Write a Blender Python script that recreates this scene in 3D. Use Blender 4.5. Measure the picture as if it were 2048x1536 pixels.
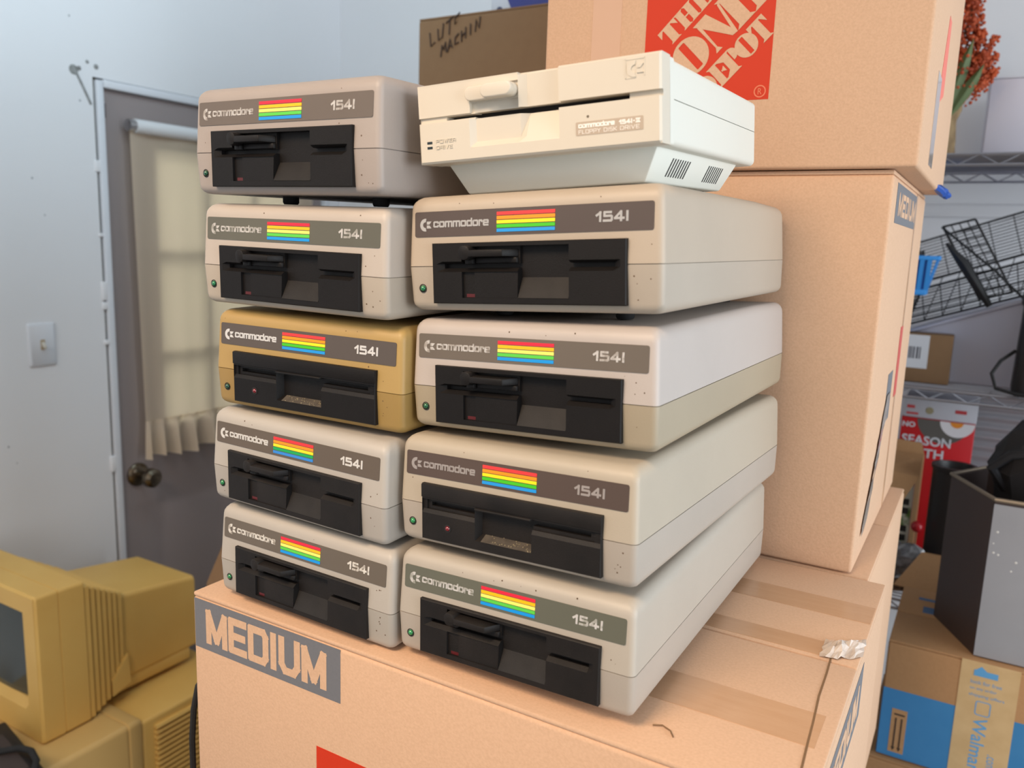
import bpy, bmesh, math, random
from mathutils import Matrix, Vector
random.seed(7)
S = bpy.context.scene
COL = S.collection
for o in list(bpy.data.objects): bpy.data.objects.remove(o)

# ---------------------------------------------------------------- camera, world, lights, exposure
# room frame in metres: +X along the front of the stack, +Y away from it, Z up; the eye is 1.64 m above the floor
CR = ((0.86259, 0.50482, 0.03382), (0.11549, -0.13144, -0.98457), (-0.49260, 0.85317, -0.17160))
cam_d = bpy.data.cameras.new('camera'); cam = bpy.data.objects.new('camera', cam_d); COL.objects.link(cam)
rx, ry, rz = [Vector(v).normalized() for v in CR]
cam.matrix_world = Matrix(((rx.x, -ry.x, -rz.x, 0), (rx.y, -ry.y, -rz.y, 0), (rx.z, -ry.z, -rz.z, 1.64), (0, 0, 0, 1)))
cam_d.sensor_width = 36; cam_d.lens = 1633.35 / 2048 * 36; cam_d.clip_start = 0.02; cam_d.clip_end = 60
cam_d.dof.use_dof = True; cam_d.dof.focus_distance = 0.70; cam_d.dof.aperture_fstop = 7.6
S.camera = cam
w = bpy.data.worlds.new('world'); S.world = w; w.use_nodes = True
bg = w.node_tree.nodes['Background']; bg.inputs[0].default_value = (0.93, 0.96, 1.0, 1); bg.inputs[1].default_value = 0.64
def area(name, loc, target, sx, sy, watts, color):
    l = bpy.data.lights.new(name, 'AREA'); l.shape = 'RECTANGLE'; l.size = sx; l.size_y = sy; l.energy = watts; l.color = color
    o = bpy.data.objects.new(name, l); COL.objects.link(o); o.location = loc
    o.rotation_euler = (Vector(target) - Vector(loc)).to_track_quat('-Z', 'Y').to_euler(); return o
area('garage_door_daylight', (3.3, 0.3, 1.6), (-0.3, 0.7, 1.45), 3.0, 2.0, 88, (0.84, 0.93, 1.0))
bulb = area('ceiling_bulb_light', (-0.45, -0.55, 2.62), (-0.33, 0.6, 1.05), 0.5, 0.5, 6.6, (1.0, 0.75, 0.52))
bulb.data.spread = math.radians(100)
area('shop_tube_light', (-1.15, 0.9, 2.62), (-1.95, 1.2, 2.3), 1.3, 0.15, 5.5, (0.64, 0.88, 1.0))
area('side_fill_light', (-1.25, -1.0, 2.6), (-1.95, 0.9, 0.85), 0.4, 0.4, 8, (1.0, 0.90, 0.80))  # added fill lamp that brightens the lower left wall and the monitors
area('yard_daylight', (-4.2, 1.9, 2.2), (-2.1, 1.8, 1.45), 1.6, 1.6, 26, (1.0, 0.97, 0.86))
S.view_settings.view_transform = 'Standard'; S.view_settings.look = 'None'; S.view_settings.gamma = 1
S.view_settings.exposure = 0.45; S.view_settings.use_curve_mapping = False

# ---------------------------------------------------------------- helpers
def lin(c): c = c / 255; return c / 12.92 if c <= 0.04045 else ((c + 0.055) / 1.055) ** 2.4
def rgb(r, g, b): return (lin(r), lin(g), lin(b), 1)
MATS = {}
def mat(name, col, rough=0.5, metal=0.0, spec=0.5, noise=0.0, nscale=40, col2=None, bump=0.0, bscale=200, stretch=None, coat=0.0, lo=0.35, hi=0.7):
    if name in MATS: return MATS[name]
    m = bpy.data.materials.new(name); m.use_nodes = True; nt = m.node_tree; b = nt.nodes['Principled BSDF']
    b.inputs['Base Color'].default_value = col; b.inputs['Roughness'].default_value = rough; b.inputs['Metallic'].default_value = metal
    b.inputs['Specular IOR Level'].default_value = spec; b.inputs['Coat Weight'].default_value = coat
    if noise > 0 or bump > 0:
        tc = nt.nodes.new('ShaderNodeTexCoord'); mp = nt.nodes.new('ShaderNodeMapping')
        nt.links.new(tc.outputs['Object'], mp.inputs[0])
        if stretch: mp.inputs['Scale'].default_value = stretch
    if noise > 0:
        n = nt.nodes.new('ShaderNodeTexNoise'); n.inputs['Scale'].default_value = nscale; n.inputs['Detail'].default_value = 6
        nt.links.new(mp.outputs[0], n.inputs['Vector'])
        rmp = nt.nodes.new('ShaderNodeMapRange'); rmp.inputs[1].default_value = lo; rmp.inputs[2].default_value = hi; rmp.inputs[4].default_value = noise
        nt.links.new(n.outputs['Fac'], rmp.inputs[0])
        mx = nt.nodes.new('ShaderNodeMix'); mx.data_type = 'RGBA'; mx.inputs['A'].default_value = col
        mx.inputs['B'].default_value = col2 or tuple(c * 0.6 for c in col[:3]) + (1,)
        nt.links.new(rmp.outputs[0], mx.inputs['Factor']); nt.links.new(mx.outputs['Result'], b.inputs['Base Color'])
    if bump > 0:
        n2 = nt.nodes.new('ShaderNodeTexNoise'); n2.inputs['Scale'].default_value = bscale; n2.inputs['Detail'].default_value = 3
        nt.links.new(mp.outputs[0], n2.inputs['Vector'])
        bp = nt.nodes.new('ShaderNodeBump'); bp.inputs['Strength'].default_value = bump; bp.inputs['Distance'].default_value = 0.002
        nt.links.new(n2.outputs['Fac'], bp.inputs['Height']); nt.links.new(bp.outputs[0], b.inputs['Normal'])
    MATS[name] = m; return m

class MB:
    """collects vertices and faces for one mesh; unit scale k (0.001 lets a part be written in millimetres)"""
    def __init__(s, k=1.0, off=(0, 0, 0)): s.v = []; s.f = []; s.k = k; s.off = off
    def add(s, vs, fs):
        n = len(s.v); k = s.k; ox, oy, oz = s.off
        s.v += [((x + ox) * k, (y + oy) * k, (z + oz) * k) for x, y, z in vs]
        s.f += [tuple(i + n for i in f) for f in fs]; return s
    def box(s, x0, x1, y0, y1, z0, z1):
        return s.add([(x0, y0, z0), (x1, y0, z0), (x1, y1, z0), (x0, y1, z0), (x0, y0, z1), (x1, y0, z1), (x1, y1, z1), (x0, y1, z1)],
                     [(3, 2, 1, 0), (4, 5, 6, 7), (0, 1, 5, 4), (1, 2, 6, 5), (2, 3, 7, 6), (3, 0, 4, 7)])
    def hexa(s, p): return s.add(p, [(3, 2, 1, 0), (4, 5, 6, 7), (0, 1, 5, 4), (1, 2, 6, 5), (2, 3, 7, 6), (3, 0, 4, 7)])
    def loft(s, loops, cap0=True, cap1=True):
        n = len(loops[0]); vs = [p for l in loops for p in l]; fs = []
        for i in range(len(loops) - 1):
            for j in range(n): a = i * n + j; b = i * n + (j + 1) % n; fs.append((a, b, b + n, a + n))
        if cap0: fs.append(tuple(range(n - 1, -1, -1)))
        if cap1: fs.append(tuple(range((len(loops) - 1) * n, len(loops) * n)))
        return s.add(vs, fs)
    def prism(s, pts, fn, a, b):
        """pts: 2-D outline; fn(u, v, t) gives 3-D; extruded from t=a to t=b"""
        return s.loft([[fn(u, v, a) for u, v in pts], [fn(u, v, b) for u, v in pts]])
    def tube(s, path, r, n=8, closed=False):
        P = [Vector(p) for p in path]; loops = []; up = None
        for i, p in enumerate(P):
            a = P[i - 1] if (i > 0 or closed) else p; b = P[(i + 1) % len(P)] if (i < len(P) - 1 or closed) else p
            t = (b - a).normalized()
            if up is None: up = Vector((0, 0, 1)) if abs(t.z) < 0.9 else Vector((1, 0, 0))
            x = t.cross(up).normalized(); up = x.cross(t).normalized()
            rr = r[i] if isinstance(r, (list, tuple)) else r
            loops.append([tuple(p + x * rr * math.cos(2 * math.pi * j / n) + up * rr * math.sin(2 * math.pi * j / n)) for j in range(n)])
        if closed: loops.append(loops[0]); return s.loft(loops, False, False)
        return s.loft(loops)
    def lathe(s, prof, c, axis='z', n=24):
        loops = []
        for r, h in prof:
            l = []
            for j in range(n):
                a = 2 * math.pi * j / n; u = r * math.cos(a); v = r * math.sin(a)
                l.append({'z': (c[0] + u, c[1] + v, c[2] + h), 'y': (c[0] + u, c[1] + h, c[2] - v), 'x': (c[0] + h, c[1] + u, c[2] + v)}[axis])
            loops.append(l)
        return s.loft(loops)
    def relief(s, xs, zs, depth, y0, yb, fn=None):
        """front plate at y0 with cells pushed back by depth(cx,cz) -> number or function(x,z)"""
        fn = fn or (lambda x, y, z: (x, y, z))
        D = {}
        for i in range(len(xs) - 1):
            for j in range(len(zs) - 1):
                d = depth((xs[i] + xs[i + 1]) / 2, (zs[j] + zs[j + 1]) / 2)
                g = d if callable(d) else (lambda x, z, d=d: d)
                D[i, j] = [g(xs[i + a], zs[j + b]) for a, b in ((0, 0), (1, 0), (1, 1), (0, 1))]
                s.add([fn(xs[i + a], y0 + D[i, j][q], zs[j + b]) for q, (a, b) in enumerate(((0, 0), (1, 0), (1, 1), (0, 1)))], [(0, 1, 2, 3)])
        def wall(pa, pb, da, db):
            if abs(da[0] - db[0]) + abs(da[1] - db[1]) < 1e-5: return
            s.add([fn(pa[0], y0 + da[0], pa[1]), fn(pb[0], y0 + da[1], pb[1]), fn(pb[0], y0 + db[1], pb[1]), fn(pa[0], y0 + db[0], pa[1])], [(0, 1, 2, 3)])
        B = (yb - y0,) * 2; nx = len(xs) - 1; nz = len(zs) - 1
        for i in range(nx):
            for j in range(nz):
                d = D[i, j]; R = D.get((i + 1, j)); U = D.get((i, j + 1))
                wall((xs[i + 1], zs[j]), (xs[i + 1], zs[j + 1]), (d[1], d[2]), (R[0], R[3]) if R else B)
                wall((xs[i], zs[j + 1]), (xs[i + 1], zs[j + 1]), (d[3], d[2]), (U[0], U[1]) if U else B)
                if i == 0: wall((xs[0], zs[j]), (xs[0], zs[j + 1]), (d[0], d[3]), B)
                if j == 0: wall((xs[i], zs[0]), (xs[i + 1], zs[0]), (d[0], d[1]), B)
        s.add([fn(xs[0], yb, zs[0]), fn(xs[-1], yb, zs[0]), fn(xs[-1], yb, zs[-1]), fn(xs[0], yb, zs[-1])], [(3, 2, 1, 0)])
        return s

def obj(name, mb, m, parent=None, bevel=0.0, seg=2, angle=35, smooth=True):
    me = bpy.data.meshes.new(name)
    me.from_pydata(mb.v, [], mb.f)
    bm = bmesh.new(); bm.from_mesh(me)
    bmesh.ops.remove_doubles(bm, verts=bm.verts, dist=1e-6)
    bmesh.ops.recalc_face_normals(bm, faces=bm.faces)
    if bevel > 0:
        es = [e for e in bm.edges if len(e.link_faces) == 2 and e.calc_face_angle(0) > 0.5]
        bmesh.ops.bevel(bm, geom=es, offset=bevel, segments=seg, profile=0.5, affect='EDGES', clamp_overlap=True)
    bm.to_mesh(me); bm.free()
    if smooth:
        me.shade_smooth(); me.set_sharp_from_angle(angle=math.radians(angle))
    o = bpy.data.objects.new(name, me); COL.objects.link(o)
    me.materials.append(m)
    if parent: o.parent = parent
    return o
def tag(o, label, cat, group=None, kind=None):
    o['label'] = label; o['category'] = cat
    if group: o['group'] = group
    if kind: o['kind'] = kind
    return o
def thing(name, label, cat, loc=(0, 0, 0), rot=None, group=None):
    o = bpy.data.objects.new(name, None); COL.objects.link(o); o.empty_display_size = 0.05
    if rot is not None: o.matrix_world = Matrix.Translation(loc) @ rot.to_4x4()
    else: o.location = loc
    return tag(o, label, cat, group)
def struct(name, mb, m, parent=None, bevel=0, label=None, cat=None):
    o = obj(name, mb, m, parent, bevel)
    if not parent: o['kind'] = 'structure'
    if label: o['label'] = label; o['category'] = cat
    return o
def bfont(txt, size, bold=0.0):
    """outline faces of a line of text: list of (verts2d, faces), plus width"""
    cu = bpy.data.curves.new('t', 'FONT'); cu.body = txt; cu.size = size; cu.offset = bold; cu.resolution_u = 3
    o = bpy.data.objects.new('t', cu); COL.objects.link(o)
    me = bpy.data.meshes.new_from_object(o.evaluated_get(bpy.context.evaluated_depsgraph_get()))
    vs = [(v.co.x, v.co.y) for v in me.vertices]; fs = [tuple(p.vertices) for p in me.polygons]
    bpy.data.objects.remove(o); bpy.data.curves.remove(cu); bpy.data.meshes.remove(me)
    x0 = min(v[0] for v in vs); x1 = max(v[0] for v in vs); y0 = min(v[1] for v in vs); y1 = max(v[1] for v in vs)
    return [(a - x0, b - y0) for a, b in vs], fs, x1 - x0, y1 - y0
def text(mb, txt, x, z, wid, hei, fn, bold=0.0):
    """text fitted to a wid x hei box with lower left corner x, z; fn(u, v) gives 3-D"""
    vs, fs, W, H = bfont(txt, 1.0, bold)
    mb.add([fn(x + a / W * wid, z + b / H * hei) for a, b in vs], fs)
    return mb
# squarish extended lettering: polylines on a 1 x 1 body (lower-case x height = 1, ascender = 1.38)
GL = {
 'c': (1.0, [[(1, .82), (1, .9), (.9, 1), (.1, 1), (0, .9), (0, .1), (.1, 0), (.9, 0), (1, .1), (1, .2)]]),
 'o': (1.0, [[(.1, 1), (.9, 1), (1, .9), (1, .1), (.9, 0), (.1, 0), (0, .1), (0, .9), (.1, 1)]]),
 'M': (1.15, [[(0, 0), (0, 1), (.575, .06), (1.15, 1), (1.15, 0)]]), 'U': (1.0, [[(0, 1), (0, .22), (.22, 0), (.78, 0), (1, .22), (1, 1)]]),
 'm': (1.5, [[(0, 0), (0, 1), (1.4, 1), (1.5, .9), (1.5, 0)], [(.75, 1), (.75, 0)]]),
 'd': (1.0, [[(1, 1.42), (1, 0), (.1, 0), (0, .1), (0, .9), (.1, 1), (1, 1)]]),
 'r': (.62, [[(0, 0), (0, 1), (.52, 1), (.62, .9), (.62, .76)]]),
 'e': (1.0, [[(0, .5), (1, .5), (1, .9), (.9, 1), (.1, 1), (0, .9), (0, .1), (.1, 0), (.95, 0)]]),
 '1': (.5, [[(0, .66), (.45, .98)], [(.45, 1), (.45, 0)]]),
 '5': (1.0, [[(1, 1), (0.06, 1), (.06, .56), (.9, .56), (1, .46), (1, .1), (.9, 0), (0, 0)]]),
 '4': (1.05, [[(.74, 0), (.74, 1)], [(.7, 1), (.02, .3)], [(0, .25), (1.05, .25)]]),
 'I': (.18, [[(.05, 0), (.05, 1)]]),
 'F': (.9, [[(0, 0), (0, 1), (.9, 1)], [(0, .52), (.8, .52)]]), 'L': (.8, [[(0, 1), (0, 0), (.8, 0)]]),
 'O': (1.0, [[(0, 0), (1, 0), (1, 1), (0, 1), (0, 0)]]), 'P': (.95, [[(0, 0), (0, 1), (.95, 1), (.95, .45), (0, .45)]]),
 'Y': (1.0, [[(0, 1), (.5, .5), (1, 1)], [(.5, .5), (.5, 0)]]), 'D': (1.0, [[(0, 0), (0, 1), (.85, 1), (1, .85), (1, .15), (.85, 0), (0, 0)]]),
 'i': (.12, [[(.05, 0), (.05, 1)]]), 'S': (.95, [[(.95, 1), (0, 1), (0, .52), (.95, .52), (.95, 0), (0, 0)]]),
 'K': (.95, [[(0, 0), (0, 1)], [(.95, 1), (.3, .5), (.95, 0)], [(0, .5), (.3, .5)]]), 'R': (.95, [[(0, 0), (0, 1), (.95, 1), (.95, .45), (0, .45)], [(.5, .45), (.95, 0)]]),
 'V': (1.0, [[(0, 1), (.5, 0), (1, 1)]]), 'E': (.9, [[(.9, 1), (0, 1), (0, 0), (.9, 0)], [(0, .5), (.8, .5)]]),
 'W': (1.3, [[(0, 1), (.35, 0), (.65, .9), (.95, 0), (1.3, 1)]]), '-': (.3, [[(0, .5), (.3, .5)]]), 'N': (1.0, [[(0, 0), (0, 1), (1, 0), (1, 1)]]),
 '=': (.75, [[(0, 1), (.75, 1)], [(0, 0), (.75, 0)], [(.2, 0), (.2, 1)], [(.55, 0), (.55, 1)]]), ' ': (.7, []),
}
def strokes(mb, txt, x, z, wid, h, t, fn, gap=.42, lift=.3):
    """txt in stroke lettering, fitted to width wid and x-height h with pen thickness t; fn(x, z, lift)"""
    tot = sum(GL[c][0] for c in txt) + gap * (len(txt) - 1); ns = 0
    sx = (wid - t) / tot; sz = h - t; u = x + t / 2
    for c in txt:
        gw, pls = GL[c]
        for pl in pls:
            P = [Vector((u + a * sx, z + t / 2 + b * sz)) for a, b in pl]
            for i in range(len(P) - 1):
                a, b = P[i], P[i + 1]; d = (b - a).normalized(); nrm = Vector((-d.y, d.x)) * t / 2
                e0 = d * (t / 2 if i == 0 and a != P[-1] else t * .35); e1 = d * (t / 2 if i == len(P) - 2 and b != P[0] else t * .35)
                if i == 0 and c in '5' : e0 = d * 0
                q = [a - e0 + nrm, a - e0 - nrm, b + e1 - nrm, b + e1 + nrm]; ns = (ns + 1) % 7; li = lift * (1 + .09 * ns)
                mb.add([fn(p.x, p.y, 0) for p in q] + [fn(p.x, p.y, li) for p in q], [(4, 5, 6, 7), (0, 1, 5, 4), (1, 2, 6, 5), (2, 3, 7, 6), (3, 0, 4, 7)])
        u += (gw + gap) * sx
    return mb
def rrect(x0, x1, y0, y1, r, n=5, ys=None, fs=None):
    pts = []
    for cx, cy, a0 in ((x0 + r, y0 + r, 180), (x1 - r, y0 + r, 270), (x1 - r, y1 - r, 0), (x0 + r, y1 - r, 90)):
        for k in range(n + 1):
            a = math.radians(a0 + 90 * k / n); pts.append((cx + r * math.cos(a), cy + r * math.sin(a)))
        if fs and a0 == 180: pts += [(f, y0) for f in fs]
        if ys and a0 == 270: pts.append((x1, ys))
    if ys: pts.append((x0, ys))
    return pts

# ---------------------------------------------------------------- floppy drive builder (millimetres, seam corner = 0,0,0)
W, D = 203.0, 375.0
OFF = (-W / 2, -D / 2, 37.0)
def mm(off=OFF): return MB(0.001, off)
def yf(z): return 2.3 * z / 40 if z > 0 else 1.8 * (-z) / 30
def plastic(name, c, c2=None, noise=.35, rough=.48):
    g = sum(c) / 3; c = [(v * .85 + g * .15) * .885 for v in c]
    return mat(name, rgb(*c), rough, noise=noise, nscale=14, col2=rgb(*(c2 or [v * .93 for v in c])), bump=.06, bscale=900, lo=.42, hi=.75)
STR = {'bold': [(238, 60, 60), (250, 150, 20), (250, 228, 20), (70, 195, 30), (30, 150, 225)],
       'pale': [(228, 38, 62), (248, 190, 10), (250, 240, 110), (92, 205, 72), (14, 150, 228)],
       'deep': [(232, 52, 58), (245, 148, 20), (245, 225, 30), (20, 165, 85), (50, 135, 215)]}
HOLE = (25.5, 176.8)
def cut_front(m, zlo, zhi):
    """opens the front of a shell behind the drive bezel"""
    k = []
    for f in m.f:
        p = [m.v[i] for i in f]; cx = sum(q[0] for q in p) / len(p) * 1000 + W / 2; cy = sum(q[1] for q in p) / len(p) * 1000 + D / 2; cz = sum(q[2] for q in p) / len(p) * 1000 - 37
        if HOLE[0] < cx < HOLE[1] and cy < 6 and zlo < cz < zhi: continue
        k.append(f)
    m.f = k; return m
def upper_shell():
    hh = lambda y: 2.2 * min(max((y - 5) / 265, 0), 1) - 1.2 * max(0, (y - 270) / 105)
    lv = [(.3, 0, 0, 0), (15, .86, .5, .5), (40, 2.3, 1.4, 1.4)]
    for t in (0, 18, 36, 54, 72, 90):
        a = math.radians(t); lv.append((42 + 10 * math.sin(a), 2.4 + 10 * (1 - math.cos(a)), 1.5 + 8 * (1 - math.cos(a)), 1.5 + 10 * (1 - math.cos(a))))
    L = []
    for z, fr, sd, bk in lv:
        L.append([(x, y, z + max(0, min(1, z / 52)) * hh(y)) for x, y in rrect(sd, W - sd, fr, D - bk, 5.0, 5, 270, HOLE)])
    m = mm(); m.loft(L, False, False); n = len(L[0]); base = (len(L) - 1) * n
    iR = 14; iL = n - 1
    m.f.append(tuple(base + i for i in [iL] + list(range(0, iR + 1)))); m.f.append(tuple(base + i for i in range(iR, iL + 1)))
    L2 = [(x, y, .3) for x, y in rrect(1.3, W - 1.3, 1.3, D - 1.3, 4, 5, 270, HOLE)]
    m.loft([L[0], L2], False, False)
    return cut_front(m, 0, 15)
def lower_shell():
    L = []
    for t in (90, 68, 45, 22, 0):
        a = math.radians(t); e = 1 - math.cos(a)
        L.append([(x, y, -26 - 7 * math.sin(a)) for x, y in rrect(.5 + 6 * e, W - .5 - 6 * e, 1.7 + 7 * e, D - 1.5 - 6 * e, 5, 5, None, HOLE)])
    L.append([(x, y, -.3) for x, y in rrect(0, W, 0, D, 5, 5, None, HOLE)])
    L.append([(x, y, -.3) for x, y in rrect(1.0, W - 1.0, 1.0, D - 1.0, 4.2, 5, None, HOLE)])
    L.append([(x, y, 2.2) for x, y in rrect(2.4, W - 2.4, 2.6, D - 2.4, 4, 5, None, HOLE)])
    return cut_front(mm().loft(L, True, False), -26, 3)
XB = [24, 28, 33, 50, 52.5, 60, 96.5, 101, 136.5, 169, 174, 178.2]
def bezel_lever():
    xs = [24, 24.7, 28, 33, 50, 60.5, 96.5, 136.5, 169, 174, 177.5, 178.2]; zs = [-27.4, -26.7, -23, -4.2, -1.6, 1.6, 3.4, 14, 16.2, 16.9]
    def edge(x, z):
        return .7 if (x < 24.1 or x > 178.1 or z < -27.3 or z > 16.8) else 0
    def funnel(x, z):
        fx = 0 if x <= 28.01 or x >= 173.99 else 1; fz = 0 if z <= -4.19 or z >= 3.39 else 1
        return 3.5 * min(fx, fz)
    def dep(cx, cz):
        if cx < 24.7 or cx > 177.5 or cz < -26.7 or cz > 16.2: return edge
        if 96.5 < cx < 136.5 and -23 < cz < -1.6: return lambda x, z: 10 * (z + 23) / 19
        if 96.5 < cx < 136.5 and -1.6 < cz < 14: return 48
        if 33 < cx < 169 and -1.6 < cz < 1.6: return 40
        if 50 < cx < 96.5 and 1.6 < cz < 14: return 4.5
        if 28 < cx < 174 and -4.2 < cz < 3.4: return funnel
        if 50 < cx < 60.5 and -23 < cz < -4.2: return 2.2
        if 60.5 < cx < 96.5 and -23 < cz < -4.2: return .9
        return 0
    return mm().relief(xs, zs, dep, -2.6, 4.5)
def bezel_flap():
    xs = [24, 24.7, 28.5, 32, 74, 79, 123, 169, 172.5, 177.5, 178.2]; zs = [-27.4, -26.7, -20.4, -12.5, -6.2, -3.2, -.6, 2.6, 5, 6, 16.2, 16.9]
    def dep(cx, cz):
        if cx < 24.7 or cx > 177.5 or cz < -26.7 or cz > 16.2: return lambda x, z: .7 if (x < 24.1 or x > 178.1 or z < -27.3 or z > 16.8) else 0
        if 79 < cx < 123:
            if -20.4 < cz < -12.5: return lambda x, z: 15 * (z + 20.4) / 7.9
            if -12.5 < cz < 5: return lambda x, z: 15 if z < -12.4 else 34
        if 74 < cx < 79 and -20.4 < cz < 5:
            return lambda x, z: (15 if z > -12.6 else 15 * max(0, (z + 20.4)) / 7.9) * ((x - 74) / 5) ** 1.0
        if 32 < cx < 169 and -.6 < cz < 2.6: return 34
        if 28.5 < cx < 172.5 and -3.2 < cz < 5: return 3
        if -6.2 < cz < -3.2: return lambda x, z: 0 if z < -6 else 1.6
        if -3.2 < cz < 5: return 1.6
        return 0
    return mm().relief(xs, zs, dep, -2.6, 4.5)
def lever_part():
    m = mm()
    oc = [(51.6, 8), (53, 5.2), (56, 4.2), (59.4, 5.2), (61, 8), (61, 11.5), (59.4, 14), (56, 14.8), (53, 14), (51.6, 11.5)]
    m.prism(oc, lambda u, v, t: (u, t, v), 3, -9.5)
    m.hexa([(60, 1.8, 6.2), (95.5, 1.8, 6.2), (95.5, 1.8, 11.8), (60, 1.8, 11.8), (60, -9.6, 6.6), (88, -9.6, 6.6), (88, -9.6, 11.4), (60, -9.6, 11.4)])
    m.hexa([(53, 1.8, 1.0), (60.5, 1.8, 1.0), (60.5, 1.8, 5.4), (53, 1.8, 5.4), (53.6, -3.6, 1.4), (60, -3.6, 1.4), (60, -3.6, 5), (53.6, -3.6, 5)])
    m.hexa([(60.5, 1.8, 1.6), (96, 1.8, 1.6), (96, 1.8, 6.2), (60.5, 1.8, 6.2), (61, -1.0, 2), (95, -1.0, 2), (95, -1.0, 6), (61, -1.0, 6)])
    return m
def flap_part():
    m = mm()
    m.hexa([(73.5, 2, 3.2), (123.5, 2, 3.2), (123.5, 2, 7), (73.5, 2, 7), (74.5, -4.2, 3.6), (122.5, -4.2, 3.6), (122.5, -4.2, 5), (74.5, -4.2, 5)])
    m.box(24.3, 178, -3.4, -2.3, 6.2, 16.6)
    return m
def emblem(m, cx, cz, r, fn, lift=.3):
    """C-shaped ring with two swallow-tailed flags"""
    N = 18; ri = r * .44; pts = []
    for k in range(N + 1):
        a = math.radians(78 + 204 * k / N); pts.append((cx + r * math.cos(a) * .98, cz + r * math.sin(a)))
    inn = [(cx + ri * math.cos(math.radians(80 + 200 * k / N)) * .98, cz + ri * math.sin(math.radians(80 + 200 * k / N))) for k in range(N, -1, -1)]
    q = pts + inn; n = N + 1
    for k in range(N):
        a, b, c, d = pts[k], pts[k + 1], inn[N - k - 1], inn[N - k]
        m.add([fn(*a, 0), fn(*b, 0), fn(*c, 0), fn(*d, 0), fn(*a, lift), fn(*b, lift), fn(*c, lift), fn(*d, lift)], [(4, 5, 6, 7), (0, 1, 5, 4), (2, 3, 7, 6), (0, 3, 7, 4), (1, 2, 6, 5)])
    for s in (1, -1):
        P = [(cx + r * .3, cz + s * r * .07), (cx + r * .8, cz + s * r * .07), (cx + r * 1.2, cz + s * r * .54), (cx + r * .3, cz + s * r * .54)]
        m.prism(P, fn, 0, lift)
    return m
black = mat('drive_bezel_black', rgb(19, 16, 15), .5, spec=.25, noise=.5, nscale=26, col2=rgb(26, 22, 21), bump=.08, bscale=1200)
black_dust = mat('dusty_bezel_black', rgb(22, 19, 18), .55, spec=.28, noise=.8, nscale=22, col2=rgb(38, 33, 30), bump=.1, bscale=1200)
dust = mat('grey_dust', rgb(84, 76, 66), .95, noise=.9, nscale=160, col2=rgb(62, 55, 48))
rubber = mat('rubber', rgb(28, 27, 27), .8)
green_lens = mat('green_lens', rgb(10, 120, 70), .12, spec=.8, coat=.6); red_lens = mat('red_lens', rgb(118, 8, 24), .12, spec=.8, coat=.6)
def badge_text_mat(name, badge, worn, tone=(214, 210, 206)):
    tone = tuple(v * .92 for v in tone)
    if worn: return mat('badge_print_' + name, rgb(*tone), .4, noise=1.0, nscale=260, col2=rgb(*[b * .6 + t * .4 for b, t in zip(badge, tone)]), lo=.52 - worn * .12, hi=.66)
    return mat('badge_print_' + name, rgb(*tone), .35)
SH = {}
def shared(key, fn):
    if key not in SH: SH[key] = fn()
    return SH[key]
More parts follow.
